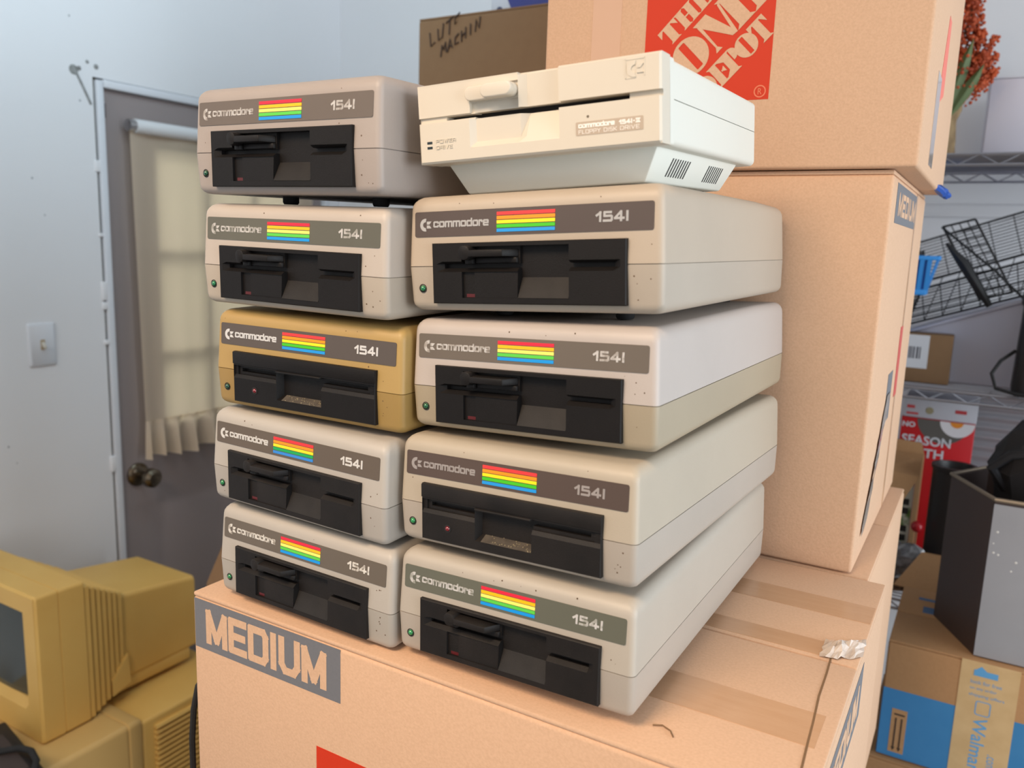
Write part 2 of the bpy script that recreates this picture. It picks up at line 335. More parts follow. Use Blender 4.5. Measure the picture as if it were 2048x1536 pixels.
def make_drive(code, pose, label, up, low, badge, stripes, worn, flap=False, led=(20, 120, 70), tone=(214, 210, 206), dusty=False):
    x, y, z, yaw, tx, ty = pose
    R = Matrix.Rotation(yaw, 3, 'Z') @ Matrix.Rotation(math.hypot(tx, ty), 3, Vector((tx, ty, 0)))
    loc = Vector((x, y, z)) * .001 + R @ Vector((W / 2, D / 2, -37.0)) * .001
    t = thing('floppy_disk_drive', label, 'disk drive', loc, R, 'floppy disk drives in the two stacks')
    obj('upper_case', upper_shell(), plastic('case_up_' + code, up), t, angle=28)
    obj('lower_case', lower_shell(), plastic('case_low_' + code, low), t, angle=28)
    F = lambda a, b, l: (a, yf(b) - .25 - l, b)
    m = mm(); m.prism(rrect(6.8, 195.6, 21.8, 40.4, 1.6, 4), F, -.3, 0.25)
    bd = obj('badge_plate', m, mat('badge_' + code, rgb(*[v * .84 for v in badge]), .38, noise=.3, nscale=30, col2=rgb(*[v * .78 for v in badge])), t)
    G = lambda a, b, l: F(a, b, .25 + l)
    pm = badge_text_mat(code, badge, worn, tone)
    obj('logo_emblem', emblem(mm(), 16.2, 30.7, 4.7, G, .18), pm, bd, smooth=False)
    obj('lettering', strokes(mm(), 'commodore', 23.6, 28.6, 48, 4.6, 1.22, G, lift=.18), pm, bd, smooth=False)
    obj('model_number', strokes(mm(), '154I', 154.8, 28.0, 24, 7.0, 1.55, G, gap=.42, lift=.18), pm, bd, smooth=False)
    for i, c in enumerate(STR[stripes]):
        zz = 38.0 - 2.95 * i; s = mm(); s.prism([(78.3, zz - 2.35), (124.6, zz - 2.35), (124.6, zz), (78.3, zz)], G, 0, .35)
        so = obj('colour_stripe', s, mat('stripe_%s_%d' % (stripes, i), rgb(*c), .4), bd)
        so['label'] = ('red', 'orange', 'yellow', 'green', 'blue')[i] + ' stripe'
    bm_ = black_dust if dusty else black
    bz = obj('drive_bezel', bezel_flap() if flap else bezel_lever(), bm_, t, smooth=False)
    if flap:
        obj('latch_flap', flap_part(), bm_, bz, bevel=.0004)
        m = mm(); m.lathe([(3.2, -.25), (3.2, .2), (2.4, .2), (2.4, -.1)], (49, -2.75, -15.4), 'y', 16)
        lo = obj('activity_light', mm().lathe([(2.1, .4), (2.1, -.3), (1.6, -1.1), (.8, -1.6), (.1, -1.8)], (49, -2.6, -15.4), 'y', 16), red_lens, bz); lo['label'] = 'dark red light'
        obj('light_ring', m, rubber, bz)
        rnd = random.Random(code); s = mm()
        for k in range(60):
            a = 82 + 40 * rnd.random() ** .7; b = -20 + 6.8 * rnd.random(); d = 15 * (b + 20.4) / 7.9 - 2.6; q = .25 + .35 * rnd.random()
            s.box(a, a + q * 1.4, d - .5 - q, d - .3, b, b + q)
        so = obj('dust', s, mat('dust_crumb', rgb(150, 136, 108), .95), bz); so['kind'] = 'stuff'
        m2 = mm(); m2.hexa([(79.3, -2.5, -20.2), (122.7, -2.5, -20.2), (122.7, 12.3, -12.5), (79.3, 12.3, -12.5), (79.3, -2.7, -20.1), (122.7, -2.7, -20.1), (122.7, 12.1, -12.3), (79.3, 12.1, -12.3)])
        obj('dusty_ramp', m2, dust, bz)
    else:
        obj('latch_lever', lever_part(), bm_, bz, bevel=.0007)
        lo = obj('activity_light', mm().box(52.8, 59.8, -.6, -.1, -22.6, -20.2), mat('red_window', rgb(86, 22, 24), .3), bz); lo['label'] = 'dark red window'
        m2 = mm(); m2.hexa([(96.8, -2.8, -22.8), (136.2, -2.8, -22.8), (136.2, 6.9, -4.4), (96.8, 6.9, -4.4), (96.8, -2.95, -22.7), (136.2, -2.95, -22.7), (136.2, 6.7, -4.2), (96.8, 6.7, -4.2)])
        obj('slot_ramp', m2, mat('ramp_grey', rgb(26, 23, 22), .6, spec=.3, noise=.8, nscale=60, col2=rgb(37, 34, 32), bump=.08, bscale=1500), bz)
    c = (12.6, yf(-16.3), -16.3)
    lr = obj('power_light', mm().lathe([(3.3, .6), (3.3, -.35), (2.7, -.35), (2.5, .2)], c, 'y', 18), rubber, t)
    l2 = obj('light_lens', mm().lathe([(2.3, .8), (2.3, -.2), (1.8, -1.1), (1.0, -1.7), (.1, -1.9)], c, 'y', 18), mat('led_' + code, rgb(*led), .1, spec=.8, coat=.7), lr); l2['label'] = 'green lens'
    rnd = random.Random(code + 's'); sp = mm()
    for k in range(9):
        a = 8 + (W - 16) * rnd.random(); b = rnd.choice((rnd.uniform(42, 46), rnd.uniform(-25, -4), rnd.uniform(5, 19))); r = .25 + .4 * rnd.random()
        if 22 < a < 180 and -29 < b < 18: a = rnd.uniform(182, 196)
        sp.prism([(a + r * math.cos(q), b + r * (.7 + .6 * rnd.random()) * math.sin(q)) for q in [i * 1.0472 for i in range(6)]], lambda u, v, l: (u, yf(v) - l + (.0 if v < 40 else (v - 40) * .05), v), -.2, .06)
    so = obj('grime_specks', sp, mat('grime', rgb(92, 70, 50), .9), t); so['kind'] = 'stuff'
    for (a, b), h in zip(((50, 60), (153, 60), (50, 335), (153, 335)), FEET[code]): obj('foot', mm().lathe([(6, -33 - h), (7, -32.6 - h * .8), (7, -32.6)], (a, b, 0), 'z', 14), rubber, t)
    return t
P = {'L1': (-592.53, 477.83, 1704.28, -.019, .01745, .00669), 'L2': (-594.4, 484.04, 1612.02, .00535, .02095, .01092), 'L3': (-588.4, 490.21, 1521.32, .04, .01787, .01037),
     'L4': (-593.78, 487.21, 1432.42, -.01265, .01215, .01728), 'L5': (-588.2, 487.63, 1343.21, -.004, .00494, .01375), 'R2': (-385.8, 503.82, 1618.39, .0165, .00451, -.05376),
     'R3': (-384.16, 508.11, 1526.98, .00066, -.00126, -.04071), 'R4': (-386.84, 497.54, 1435.91, -.02453, -.0088, -.03338), 'R5': (-382.77, 491.02, 1344.63, .003, -.00676, -.01924),
     'II': (-371.79, 498.76, 1693.45, .02128, .03644, -.06082)}
FEET = {'L1': (6.4, 6.9, 4.5, 5.0), 'L2': (4.9, 4.9, 4.9, 4.9), 'L3': (3.5, 4.2, 3.8, 4.5), 'L4': (3.4, 3.0, 4.4, 4.0), 'L5': (3.2, 1.8, 4.6, 3.2), 'R2': (6.4, 7.7, 7.1, 8.5), 'R3': (5.9, 6.6, 7.2, 7.9), 'R4': (5.9, 7.3, 4.2, 5.6), 'R5': (5.6, 7.6, 3.7, 5.7)}
make_drive('L1', P['L1'], 'pinkish beige disk drive on top of the left stack, grey-brown badge with worn lettering', (188, 173, 163), (190, 175, 165), (126, 113, 102), 'pale', .8, led=(8, 80, 48))
make_drive('L2', P['L2'], 'beige disk drive with grey-green badge, directly on the mustard yellow drive', (212, 197, 182), (206, 190, 170), (114, 112, 98), 'pale', .75)
make_drive('L3', P['L3'], 'mustard yellow disk drive in the middle of the left stack', (205, 164, 88), (188, 148, 74), (104, 93, 86), 'bold', 0, flap=True, led=(8, 70, 46), tone=(226, 224, 222))
make_drive('L4', P['L4'], 'light grey disk drive directly under the mustard yellow drive', (204, 194, 181), (196, 186, 174), (116, 102, 88), 'deep', 0, led=(30, 130, 70), dusty=True, tone=(226, 222, 216))
make_drive('L5', P['L5'], 'bottom disk drive of the left stack, resting on the box above its medium print', (203, 192, 178), (194, 184, 170), (122, 110, 96), 'pale', .25, led=(16, 120, 60), dusty=True, tone=(236, 230, 220))
make_drive('R2', P['R2'], 'tan disk drive with dark brown badge, directly under the cream drive', (208, 188, 164), (202, 186, 166), (98, 83, 76), 'bold', 0, tone=(190, 188, 186))
make_drive('R3', P['R3'], 'disk drive with pale pinkish top and tan bottom half, second below the cream drive', (210, 196, 186), (190, 172, 142), (126, 114, 101), 'pale', .7, led=(10, 92, 52))
make_drive('R4', P['R4'], 'beige disk drive with brown badge, dark red light and dusty flap slot', (204, 188, 164), (198, 184, 168), (100, 82, 73), 'bold', 0, flap=True, led=(34, 140, 74), dusty=True, tone=(168, 160, 156))
make_drive('R5', P['R5'], 'bottom disk drive of the right stack with grey-green badge, resting on the large box', (203, 190, 172), (198, 184, 168), (118, 118, 102), 'pale', .35, led=(30, 140, 74), dusty=True)

# ---------------------------------------------------------------- cream compact drive on top of the right stack
def compact_drive(pose):
    x, y, z, yaw, tx, ty = pose; w2, d2, h2 = 184.0, 256.0, 54.4
    R = Matrix.Rotation(yaw, 3, 'Z') @ Matrix.Rotation(math.hypot(tx, ty), 3, Vector((tx, ty, 0)))
    off = (-w2 / 2, -d2 / 2, 22.0)
    M_ = lambda: MB(.001, off)
    loc = Vector((x, y, z)) * .001 + R @ Vector((w2 / 2, d2 / 2, -22)) * .001
    t = thing('compact_disk_drive', 'cream compact disk drive with side vents, tilted on top of the right stack', 'disk drive', loc, R)
    cream = mat('cream_front', rgb(211, 202, 186), .45, noise=.3, nscale=12, col2=rgb(213, 200, 180)); white = mat('cream_body', rgb(222, 222, 212), .45, noise=.2, nscale=12, col2=rgb(224, 218, 204))
    dark = mat('slot_dark', rgb(22, 18, 16), .8)
    xs = [0, 1.4, 22.8, 43.5, 47, 82.5, 87.8, 113.5, 162, 182.6, 184]; zs = [-.4, 1.0, 8.4, 12.4, 28, 28.9, 31.4, 32.0, 38.5, 49.5, 53.0, 54.4]
    def dep(cx, cz):
        edge = cx < 1.4 or cx > 182.6 or cz < 1 or cz > 53
        if 47 < cx < 162 and 28 < cz < 32: return 16
        if 22.8 < cx < 162 and 28.9 < cz < 31.4: return 16
        if 28 < cz < 32: return 3.2 if not edge else 3.6
        if edge:
            if cz > 53:
                if 82.5 < cx < 87.8: return 6
                if 87.8 < cx < 113.5: return lambda x, z: 5 if z < 54 else 6.2
            return lambda x, z: 1.4 if (x < .1 or x > 183.9 or z < -.3 or z > 54.3) else (1.5 if (cx < 82 and cz > 32) else 0)
        if cz > 32:
            if cx < 82.5:
                if 43.5 < cx and 32 < cz < 38.5: return 4.5
                if 43.5 < cx and 38.5 < cz < 49.5: return 3
                return 1.5
            if cx < 87.8: return lambda x, z: 1.5 + 3.5 * (x - 82.5) / 5.3
            if cx < 113.5: return 5
            return 0
        if 87.8 < cx < 113.5 and 8.4 < cz < 28: return lambda x, z: 9 * (z - 8.4) / 19.6
        if 82.5 < cx < 87.8 and 8.4 < cz < 28: return lambda x, z: 4 * min(1, (z - 8.4) / 4) * (1 - (x - 82.5) / 5.3) + 9 * (z - 8.4) / 19.6 * ((x - 82.5) / 5.3)
        if 43.5 < cx < 82.5 and 8.4 < cz < 28: return lambda x, z: 4 * min(1, (z - 8.4) / 4) * min(1, (x - 43.5) / 3.5)
        return 0
    fr = obj('front_bezel', M_().relief(xs, zs, dep, 0, 17), cream, t, smooth=False)
    m = M_(); m.box(23, 162, 12, 17.5, 28.4, 32); obj('disk_slot', m, dark, fr)
    m = M_(); m.loft([[(a, yy, b) for a, b in rrect(0, w2, -.4, h2, 2.2, 4)] for yy in (16.5, 24.6)]); obj('front_cap', m, white, t, angle=40)
    def case(z0, z1, top):
        L = []; mm_ = M_(); r = 4.5
        prof = rrect(.7, w2 - .7, -.2 - .01, h2 - .2, r, 6)
        pr = sorted([q for q in prof if (q[1] > z0 and q[1] < z1)], key=lambda q: math.atan2(q[1] - (z0 if top else z1), q[0] - w2 / 2))
        pr = ([(w2 - .7, z0)] + pr + [(.7, z0)]) if top else ([(.7, z1)] + pr + [(w2 - .7, z1)])
        for yy, ins in ((25.0, 0), (d2 - 5, 0), (d2 - 1.5, 1.2), (d2, 3.5)):
            cx, cz = w2 / 2, h2 / 2
            L.append([(cx + (a - cx) * (1 - ins / cx), yy, max(z0, min(z1, cz + (b - cz) * (1 - ins / cz)))) for a, b in pr])
        return mm_.loft(L)
    obj('upper_case', case(29.0, 60, True), white, t, angle=32); obj('lower_case', case(-5, 28.4, False), white, t, angle=32)
    m = M_(); m.box(2, w2 - 2, 25, d2 - 4, 27, 30.5); obj('seam_core', m, mat('seam_grey', rgb(120, 124, 118), .7), t)
    m = M_(); m.hexa([(22, 30, -22), (162, 30, -22), (162, 216, -22), (22, 216, -22), (10, 22, .2), (174, 22, .2), (174, 228, .2), (10, 228, .2)])
    ped = obj('pedestal', m, white, t, bevel=.0015)
    for y0 in (62, 152):
        for k in range(8):
            ya = y0 + 5.6 * k; m = M_(); q = []
            for zz in (-17, -5):
                xx = 162 + 12 * (zz + 22) / 22.2
                q.append([(xx - 1.5, ya, zz), (xx + .12, ya, zz), (xx + .12, ya + 2.5, zz), (xx - 1.5, ya + 2.5, zz)])
            m.loft(q); obj('vent_slot', m, dark, ped, smooth=False)
    m = M_(); m.prism(rrect(42, 82, 39.2, 48.8, 4.7, 6), lambda u, v, s: (u, s, v), 3.2, -3.0)
    lv = obj('latch_lever', m, cream, fr, bevel=.0009, seg=3)
    m = M_(); m.prism(rrect(57.5, 82, 39.2, 48.8, 4.7, 6), lambda u, v, s: (u, s, v), -2.0, -8.0); obj('lever_knob', m, cream, lv, bevel=.0012, seg=3)
    F = lambda a, b, l: (a, -.05 - l, b)
    m = M_(); m.prism(rrect(125.5, 172.2, 8.6, 17.2, .9, 3), F, -.2, .15); pl = obj('badge_plate', m, mat('taupe_badge', rgb(186, 168, 148), .4), t); pl['label'] = 'taupe badge'
    G = lambda a, b, l: F(a, b, .15 + l); pm = mat('badge_white', rgb(246, 242, 234), .4)
    m = strokes(M_(), 'commodore', 127.4, 13.3, 25.5, 2.5, .75, G, lift=.12); strokes(m, '154I', 155.8, 13.1, 9.2, 2.9, .75, G, lift=.12); strokes(m, '-', 165.4, 13.1, 1.2, 2.9, .7, G, lift=.12); strokes(m, '=', 167, 13.2, 3.2, 2.8, .7, G, lift=.12)
    obj('lettering', m, pm, pl)
    m = strokes(M_(), 'FLOPPY', 127.5, 9.6, 15.5, 2.5, .28, G, lift=.12); strokes(m, 'DiSK', 145.3, 9.6, 9, 2.5, .28, G, lift=.12); strokes(m, 'DRiVE', 156.6, 9.6, 13, 2.5, .28, G, lift=.12); obj('caption', m, pm, pl)
    # debossed emblem: raised rims round a square field
    m = M_(); e = .28
    for q in ((160.4, 173.6, 51.2, 51.9), (172.9, 173.6, 41, 51.9), (160.4, 161, 40, 51.9), (160.4, 167, 40, 40.5)): m.box(q[0], q[1], -e, .3, q[2], q[3])
    emblem(m, 166.6, 45.6, 5.0, lambda a, b, l: (a, .1 - l, b), .7); obj('logo_emblem', m, cream, fr, smooth=False)
    m = M_(); m.box(7, 11.5, -.1, .5, 13.4, 15.2); m.box(7, 11.5, -.1, .5, 9.9, 11.7); obj('indicator_light', m, mat('indicator_dark', rgb(34, 44, 48), .25), fr)
    m = strokes(M_(), 'POWER', 14.8, 13.5, 17, 2.6, .4, F, lift=.35); strokes(m, 'DRiVE', 14.8, 9.3, 14, 2.6, .4, F, lift=.35); obj('raised_caption', m, cream, fr, smooth=False)
    obj('rear_screw', M_().lathe([(3.2, 0), (3.2, 4), (2.2, 5), (1.4, 9), (.1, 9)], (176, 255.5, 30), 'y', 12), mat('steel', rgb(130, 128, 122), .35, .8), t)
    obj('screw_hole', M_().lathe([(.9, .2), (.9, -.08), (.1, -.09)], (134.2, 0, 20.2), 'y', 12), mat('hole_brown', rgb(110, 96, 78), .7), fr)
    for a, b in ((40, 48), (145, 48), (40, 200), (145, 200)): obj('foot', M_().lathe([(8, -21.9), (7, -23.2)], (a, b, 0), 'z', 12), rubber, t)
compact_drive(P['II'])

# ---------------------------------------------------------------- the room
wall_w = mat('wall_paint', rgb(220, 220, 223), .65, noise=.25, nscale=3, col2=rgb(212, 212, 216), bump=.05, bscale=60)
trim_w = mat('trim_white', rgb(206, 208, 214), .5); gap_d = mat('crack_dark', rgb(88, 80, 66), .95, noise=.8, nscale=40, col2=rgb(50, 44, 36))
door_m = mat('door_taupe', rgb(142, 131, 130), .5, noise=.2, nscale=6, col2=rgb(136, 126, 125))
XW, YW, HC = -2.08, 2.308, 2.72
DY0, DY1, DZ = 1.366, 2.246, 2.026
m = MB(); m.box(XW - .12, XW, -2.2, DY0, 0, HC); m.box(XW - .12, XW, DY0, DY1, DZ, HC); m.box(XW - .12, XW, DY1, YW + .12, 0, HC); struct('wall_left', m, wall_w)
struct('wall_back', MB().box(XW, 3.2, YW, YW + .12, 0, HC), wall_w)
struct('floor', MB().box(XW - .12, 3.2, -2.2, YW + .12, -.1, 0), mat('concrete', rgb(140, 136, 130), .8, noise=.5, nscale=5))
struct('floor_3', MB().box(-9, 9, -9, -2.205, -.1, -.01), mat('unseen_driveway', rgb(110, 106, 100), .9, noise=.5, nscale=4)); struct('floor_4', MB().box(3.205, 9, -2.2, 7, -.1, -.01), mat('unseen_driveway', 0))  # unseen ground outside, added to keep world light from shining up from below
struct('ceiling', MB().box(XW - .12, 3.2, -2.2, YW + .12, HC, HC + .1), mat('ceiling_white', rgb(206, 206, 206), .8))
m = MB(); m.box(XW - .1, XW - .006, DY0 - .001, DY0 + .012, 0, DZ); struct('trim_2', m, gap_d)
m = MB(); m.box(XW - .1, XW + .006, DY0 + .007, 1.393, 0, DZ - .006); m.box(XW - .1, XW + .006, 1.393, 2.222, 2.003, DZ - .002); m.box(XW - .1, XW + .006, 2.222, DY1 - .001, 0, DZ - .006)
struct('trim_1', m, trim_w, bevel=.003)
# plaster patches bridging the crack beside the frame
rnd = random.Random(3); m = MB()
for z, h in ((1.80, .03), (1.47, .05), (1.43, .02), (.985, .045), (1.33, .012), (1.62, .01)):
    m.box(XW - .05, XW + .004 + .003 * rnd.random(), DY0 - .006, DY0 + .010, z - h / 2, z + h / 2)
struct('trim_3', m, wall_w, bevel=.002)
m = MB(); m.tube([(XW + .001, DY0 - .048, 2.035), (XW + .001, DY0 - .03, 2.0), (XW + .001, DY0 - .008, 1.955)], .003, 6)
for a, b, r in ((-.05, 2.034, .013), (-.035, 2.04, .006), (.012, 2.052, .007), (-.012, 2.06, .005)): m.lathe([(r, 0), (r * .6, .002), (.0005, .0025)], (XW, DY0 + a, b), 'x', 9)
struct('trim_4', m, mat('chipped_plaster', rgb(150, 152, 152), .9, noise=.8, nscale=90, col2=rgb(96, 94, 90)))
rnd = random.Random(21); m = MB()
for k in range(16):
    y, z, r = rnd.uniform(.75, 1.33), rnd.uniform(1.0, 2.3), rnd.uniform(.0012, .0035); m.lathe([(r, 0), (r * .7, .0004), (.0003, .0005)], (XW, y, z), 'x', 7)
struct('trim_6', m, mat('wall_mark', rgb(158, 160, 164), .8))
# door slab with glazed opening
xs = [1.394, 1.502, 1.522, 1.548, 1.728, 1.748, 1.768, 1.856, 1.876, 1.896, 2.082, 2.102, 2.122, 2.221]
def rel(xs, zs, dep, y0, yb): return MB().relief(xs, zs, dep, y0, yb, lambda x, y, z: (-y, x, z))
zs = [.01, .22, .24, .27, .81, .835, .856, 1.085, 1.275, 1.297, 1.565, 1.587, 1.86, 2.0]
m = MB()
def ddep(cx, cz):
    for a in (1.502, 1.856):
        a0, a1 = (1.502, 1.768) if a < 1.6 else (1.856, 2.122)
        if a0 < cx < a1 and .22 < cz < .856:
            def g(x, z, a0=a0, a1=a1):
                q = min(x - a0, a1 - x, z - .22, .856 - z); return .009 * min(1, max(0, q) / .02) if q < .03 else .009 - .005 * min(1, (q - .03) / .016)
            return g
    return 0
m.relief([v for v in xs], [z for z in zs if z < 1.09], ddep, -XW + .012, -XW + .055, lambda x, y, z: (-y, x, z))
for a, b in ((1.394, 1.54), (2.075, 2.221)): m.box(XW - .055, XW - .012, a, b, 1.085, 1.86)
m.box(XW - .055, XW - .012, 1.394, 2.221, 1.86, 2.0)
m.box(XW - .056, XW - .004, 1.402, 1.404, 1.93, 1.965)
dr = struct('door_1', m, door_m)
m = MB()
for y in (1.71, 1.89): m.box(XW - .05, XW - .02, y - .011, y + .011, 1.085, 1.86)
for z in (1.286, 1.576): m.box(XW - .05, XW - .02, 1.54, 2.075, z - .011, z + .011)
wn = struct('window_frame', m, door_m, dr)
gl = bpy.data.materials.new('pane_glass'); gl.use_nodes = True; b = gl.node_tree.nodes['Principled BSDF']; b.inputs['Transmission Weight'].default_value = 1; b.inputs['Roughness'].default_value = .02; b.inputs['IOR'].default_value = 1.02
struct('glass_pane', MB().box(XW - .037, XW - .034, 1.54, 2.075, 1.085, 1.86), gl, dr)
m = MB().lathe([(.001, -.012), (.034, -.012), (.034, -.006), (.028, 0), (.013, .004), (.012, .03), (.02, .036), (.028, .048), (.027, .062), (.018, .07), (.001, .072)], (XW, 1.451, .933), 'x', 24)
kn = struct('door_knob', m, mat('antique_brass', rgb(120, 108, 92), .28, 1.0, noise=.5, nscale=60, col2=rgb(70, 60, 50)), dr)
m = MB().box(XW - .3, XW - .25, 1.0, 2.8, 0, .9); 
# lawn outside the glazed door
struct('floor_2', MB().box(-9, XW - .13, -3, 7, -.12, -.06), mat('lawn', rgb(120, 135, 84), .9, noise=.6, nscale=6))
# curtain on the door
cur = thing('door_curtain', 'cream ruffled curtain hung on a white rod over the door window', 'curtain', (XW + .02, 1.78, 1.0))
cl = bpy.data.materials.new('curtain_cloth'); cl.use_nodes = True; nt = cl.node_tree; b = nt.nodes['Principled BSDF']; b.inputs['Base Color'].default_value = rgb(222, 203, 184); b.inputs['Roughness'].default_value = .9
tr = nt.nodes.new('ShaderNodeBsdfTranslucent'); tr.inputs[0].default_value = rgb(226, 214, 184); mx = nt.nodes.new('ShaderNodeMixShader'); mx.inputs[0].default_value = .5
nt.links.new(b.outputs[0], mx.inputs[1]); nt.links.new(tr.outputs[0], mx.inputs[2]); nt.links.new(mx.outputs[0], nt.nodes['Material Output'].inputs[0])
co = (-(XW + .02), -1.78, -1.0)
obj('curtain_rod', MB(1, co).tube([(XW + .022, 1.466, 1.915), (XW + .022, 2.15, 1.915)], .019, 16), mat('rod_white', rgb(214, 214, 216), .4), cur)
obj('rod_end', MB(1, co).lathe([(.001, 0), (.016, .002), (.016, .02), (.01, .022)], (XW + .022, 1.444, 1.915), 'y', 14), mat('chrome', rgb(190, 190, 192), .18, 1.0), cur)
m = MB(1, co); NY, NZ = 90, 24; vs = []; fs = []
for j in range(NZ + 1):
    z = 1.905 - (1.905 - 1.085) * j / NZ; q = j / NZ
    y0 = 1.452 + .012 * q; y1 = 2.15 - .012 * q
    for i in range(NY + 1):
        a = i / NY; fold = .0016 * math.sin(a * 62 + 1.2 * math.sin(q * 2)) * (.2 + q) + .003 * math.sin(a * 23 + 2)
        vs.append((XW + .018 + fold - .004 * q, y0 + (y1 - y0) * a, z))
for j in range(NZ):
    for i in range(NY): a = j * (NY + 1) + i; fs.append((a, a + 1, a + NY + 2, a + NY + 1))
m.add(vs, fs); obj('cloth', m, cl, cur)
m = MB(1, co); vs = []; fs = []; NY = 140; NZ = 6
for j in range(NZ + 1):
    q = j / NZ; z = 1.092 - .108 * q; y0 = 1.464 - .02 * q; y1 = 2.14 + .02 * q
    for i in range(NY + 1):
        a = i / NY; ph = a * 78 + 2.2 * math.sin(a * 9)
        vs.append((XW + .018 + (.004 + .022 * q) * math.sin(ph) + .012 * q, y0 + (y1 - y0) * a + .006 * q * math.cos(ph), z + .006 * q * math.sin(a * 23)))
for j in range(NZ):
    for i in range(NY): a = j * (NY + 1) + i; fs.append((a, a + 1, a + NY + 2, a + NY + 1))
m.add(vs, fs); obj('ruffle', m, cl, cur)
# light switch
sw = thing('light_switch', 'white toggle light switch plate on the wall left of the door', 'light switch', (XW, 1.189, 1.34))
so = (0, 0, 0)
m = MB(); m.loft([[(x, a, b) for a, b in rrect(-.035 + i, .035 - i, -.055 + i, .055 - i, .004, 3)] for x, i in ((0, 0), (.003, 0), (.006, .004))]); obj('wall_plate', m, trim_w, sw)
m = MB(); m.box(.0055, .0066, -.006, .006, -.013, .013); obj('toggle_slot', m, mat('toggle_beige', rgb(170, 150, 120), .5), sw)
m = MB(); m.hexa([(.006, -.004, -.002), (.006, .004, -.002), (.006, .004, .008), (.006, -.004, .008), (.018, -.003, -.010), (.018, .003, -.010), (.018, .003, -.004), (.018, -.003, -.004)]); obj('toggle', m, mat('toggle_grey', rgb(190, 184, 172), .4), sw)
struct('trim_5', MB().box(XW, 3.2, YW - .012, YW, 1.735, 1.765), wall_w, bevel=.003)

# ---------------------------------------------------------------- cartons
card = mat('cardboard', rgb(212, 173, 141), .82, noise=.45, nscale=420, col2=rgb(194, 155, 124), bump=.12, bscale=500)
card_d = mat('cardboard_dark', rgb(178, 136, 94), .85, noise=.4, nscale=200, col2=rgb(166, 124, 84), bump=.1, bscale=400)
card_k = mat('cardboard_brown', rgb(128, 98, 68), .85, noise=.3, nscale=60, col2=rgb(120, 90, 62), bump=.08, bscale=300)
edge_m = mat('cardboard_edge', rgb(228, 190, 158), .85)
grey_ink = mat('grey_ink', rgb(112, 112, 116), .6, noise=.15, nscale=300); orange_ink = mat('orange_ink', rgb(202, 52, 20), .6, spec=.3, noise=.2, nscale=8, col2=rgb(208, 58, 24))
tape_m = mat('packing_tape', rgb(202, 162, 128), .25, noise=.5, nscale=30, col2=rgb(194, 152, 116), stretch=(1, 6, 1), coat=.15, bump=.05, bscale=120)
clear_m = mat('tape_clear', rgb(214, 200, 188), .12, noise=.6, nscale=60, col2=rgb(196, 176, 160), coat=.6)
def carton(name, label, x0, x1, y0, y1, z0, z1, m=None, rz=0, overh=.003, cat='cardboard box', group=None, flap='x'):
    m = m or card; c = ((x0 + x1) / 2, (y0 + y1) / 2, z0)
    t = thing(name, label, cat, c, Matrix.Rotation(rz, 3, 'Z'), group)
    o = (-c[0], -c[1], -c[2])
    obj('carton_body', MB(1, o).box(x0, x1, y0, y1, z0, z1 - .0045), m, t, bevel=.0035, seg=3)
    mid = (y0 + y1) / 2
    a, b = MB(1, o), MB(1, o)
    if flap == 'x': a.box(x0 + .0006, x1 - .0006, y0 + .0006, mid - .0009, z1 - .0046, z1); b.box(x0 + .0006, x1 - .0006, mid + .0009, y1 - .0006, z1 - .0046, z1)
    else:
        mid = (x0 + x1) / 2; a.box(x0 + .0006, mid - .0009, y0 + .0006, y1 - .0006, z1 - .0046, z1); b.box(mid + .0009, x1 - .0006, y0 + .0006, y1 - .0006, z1 - .0046, z1)
    obj('top_flap', a, m, t, bevel=.0018); obj('top_flap', b, m, t, bevel=.0018)
    return t, o
def front_fn(y): return lambda u, v: (u, y, v)
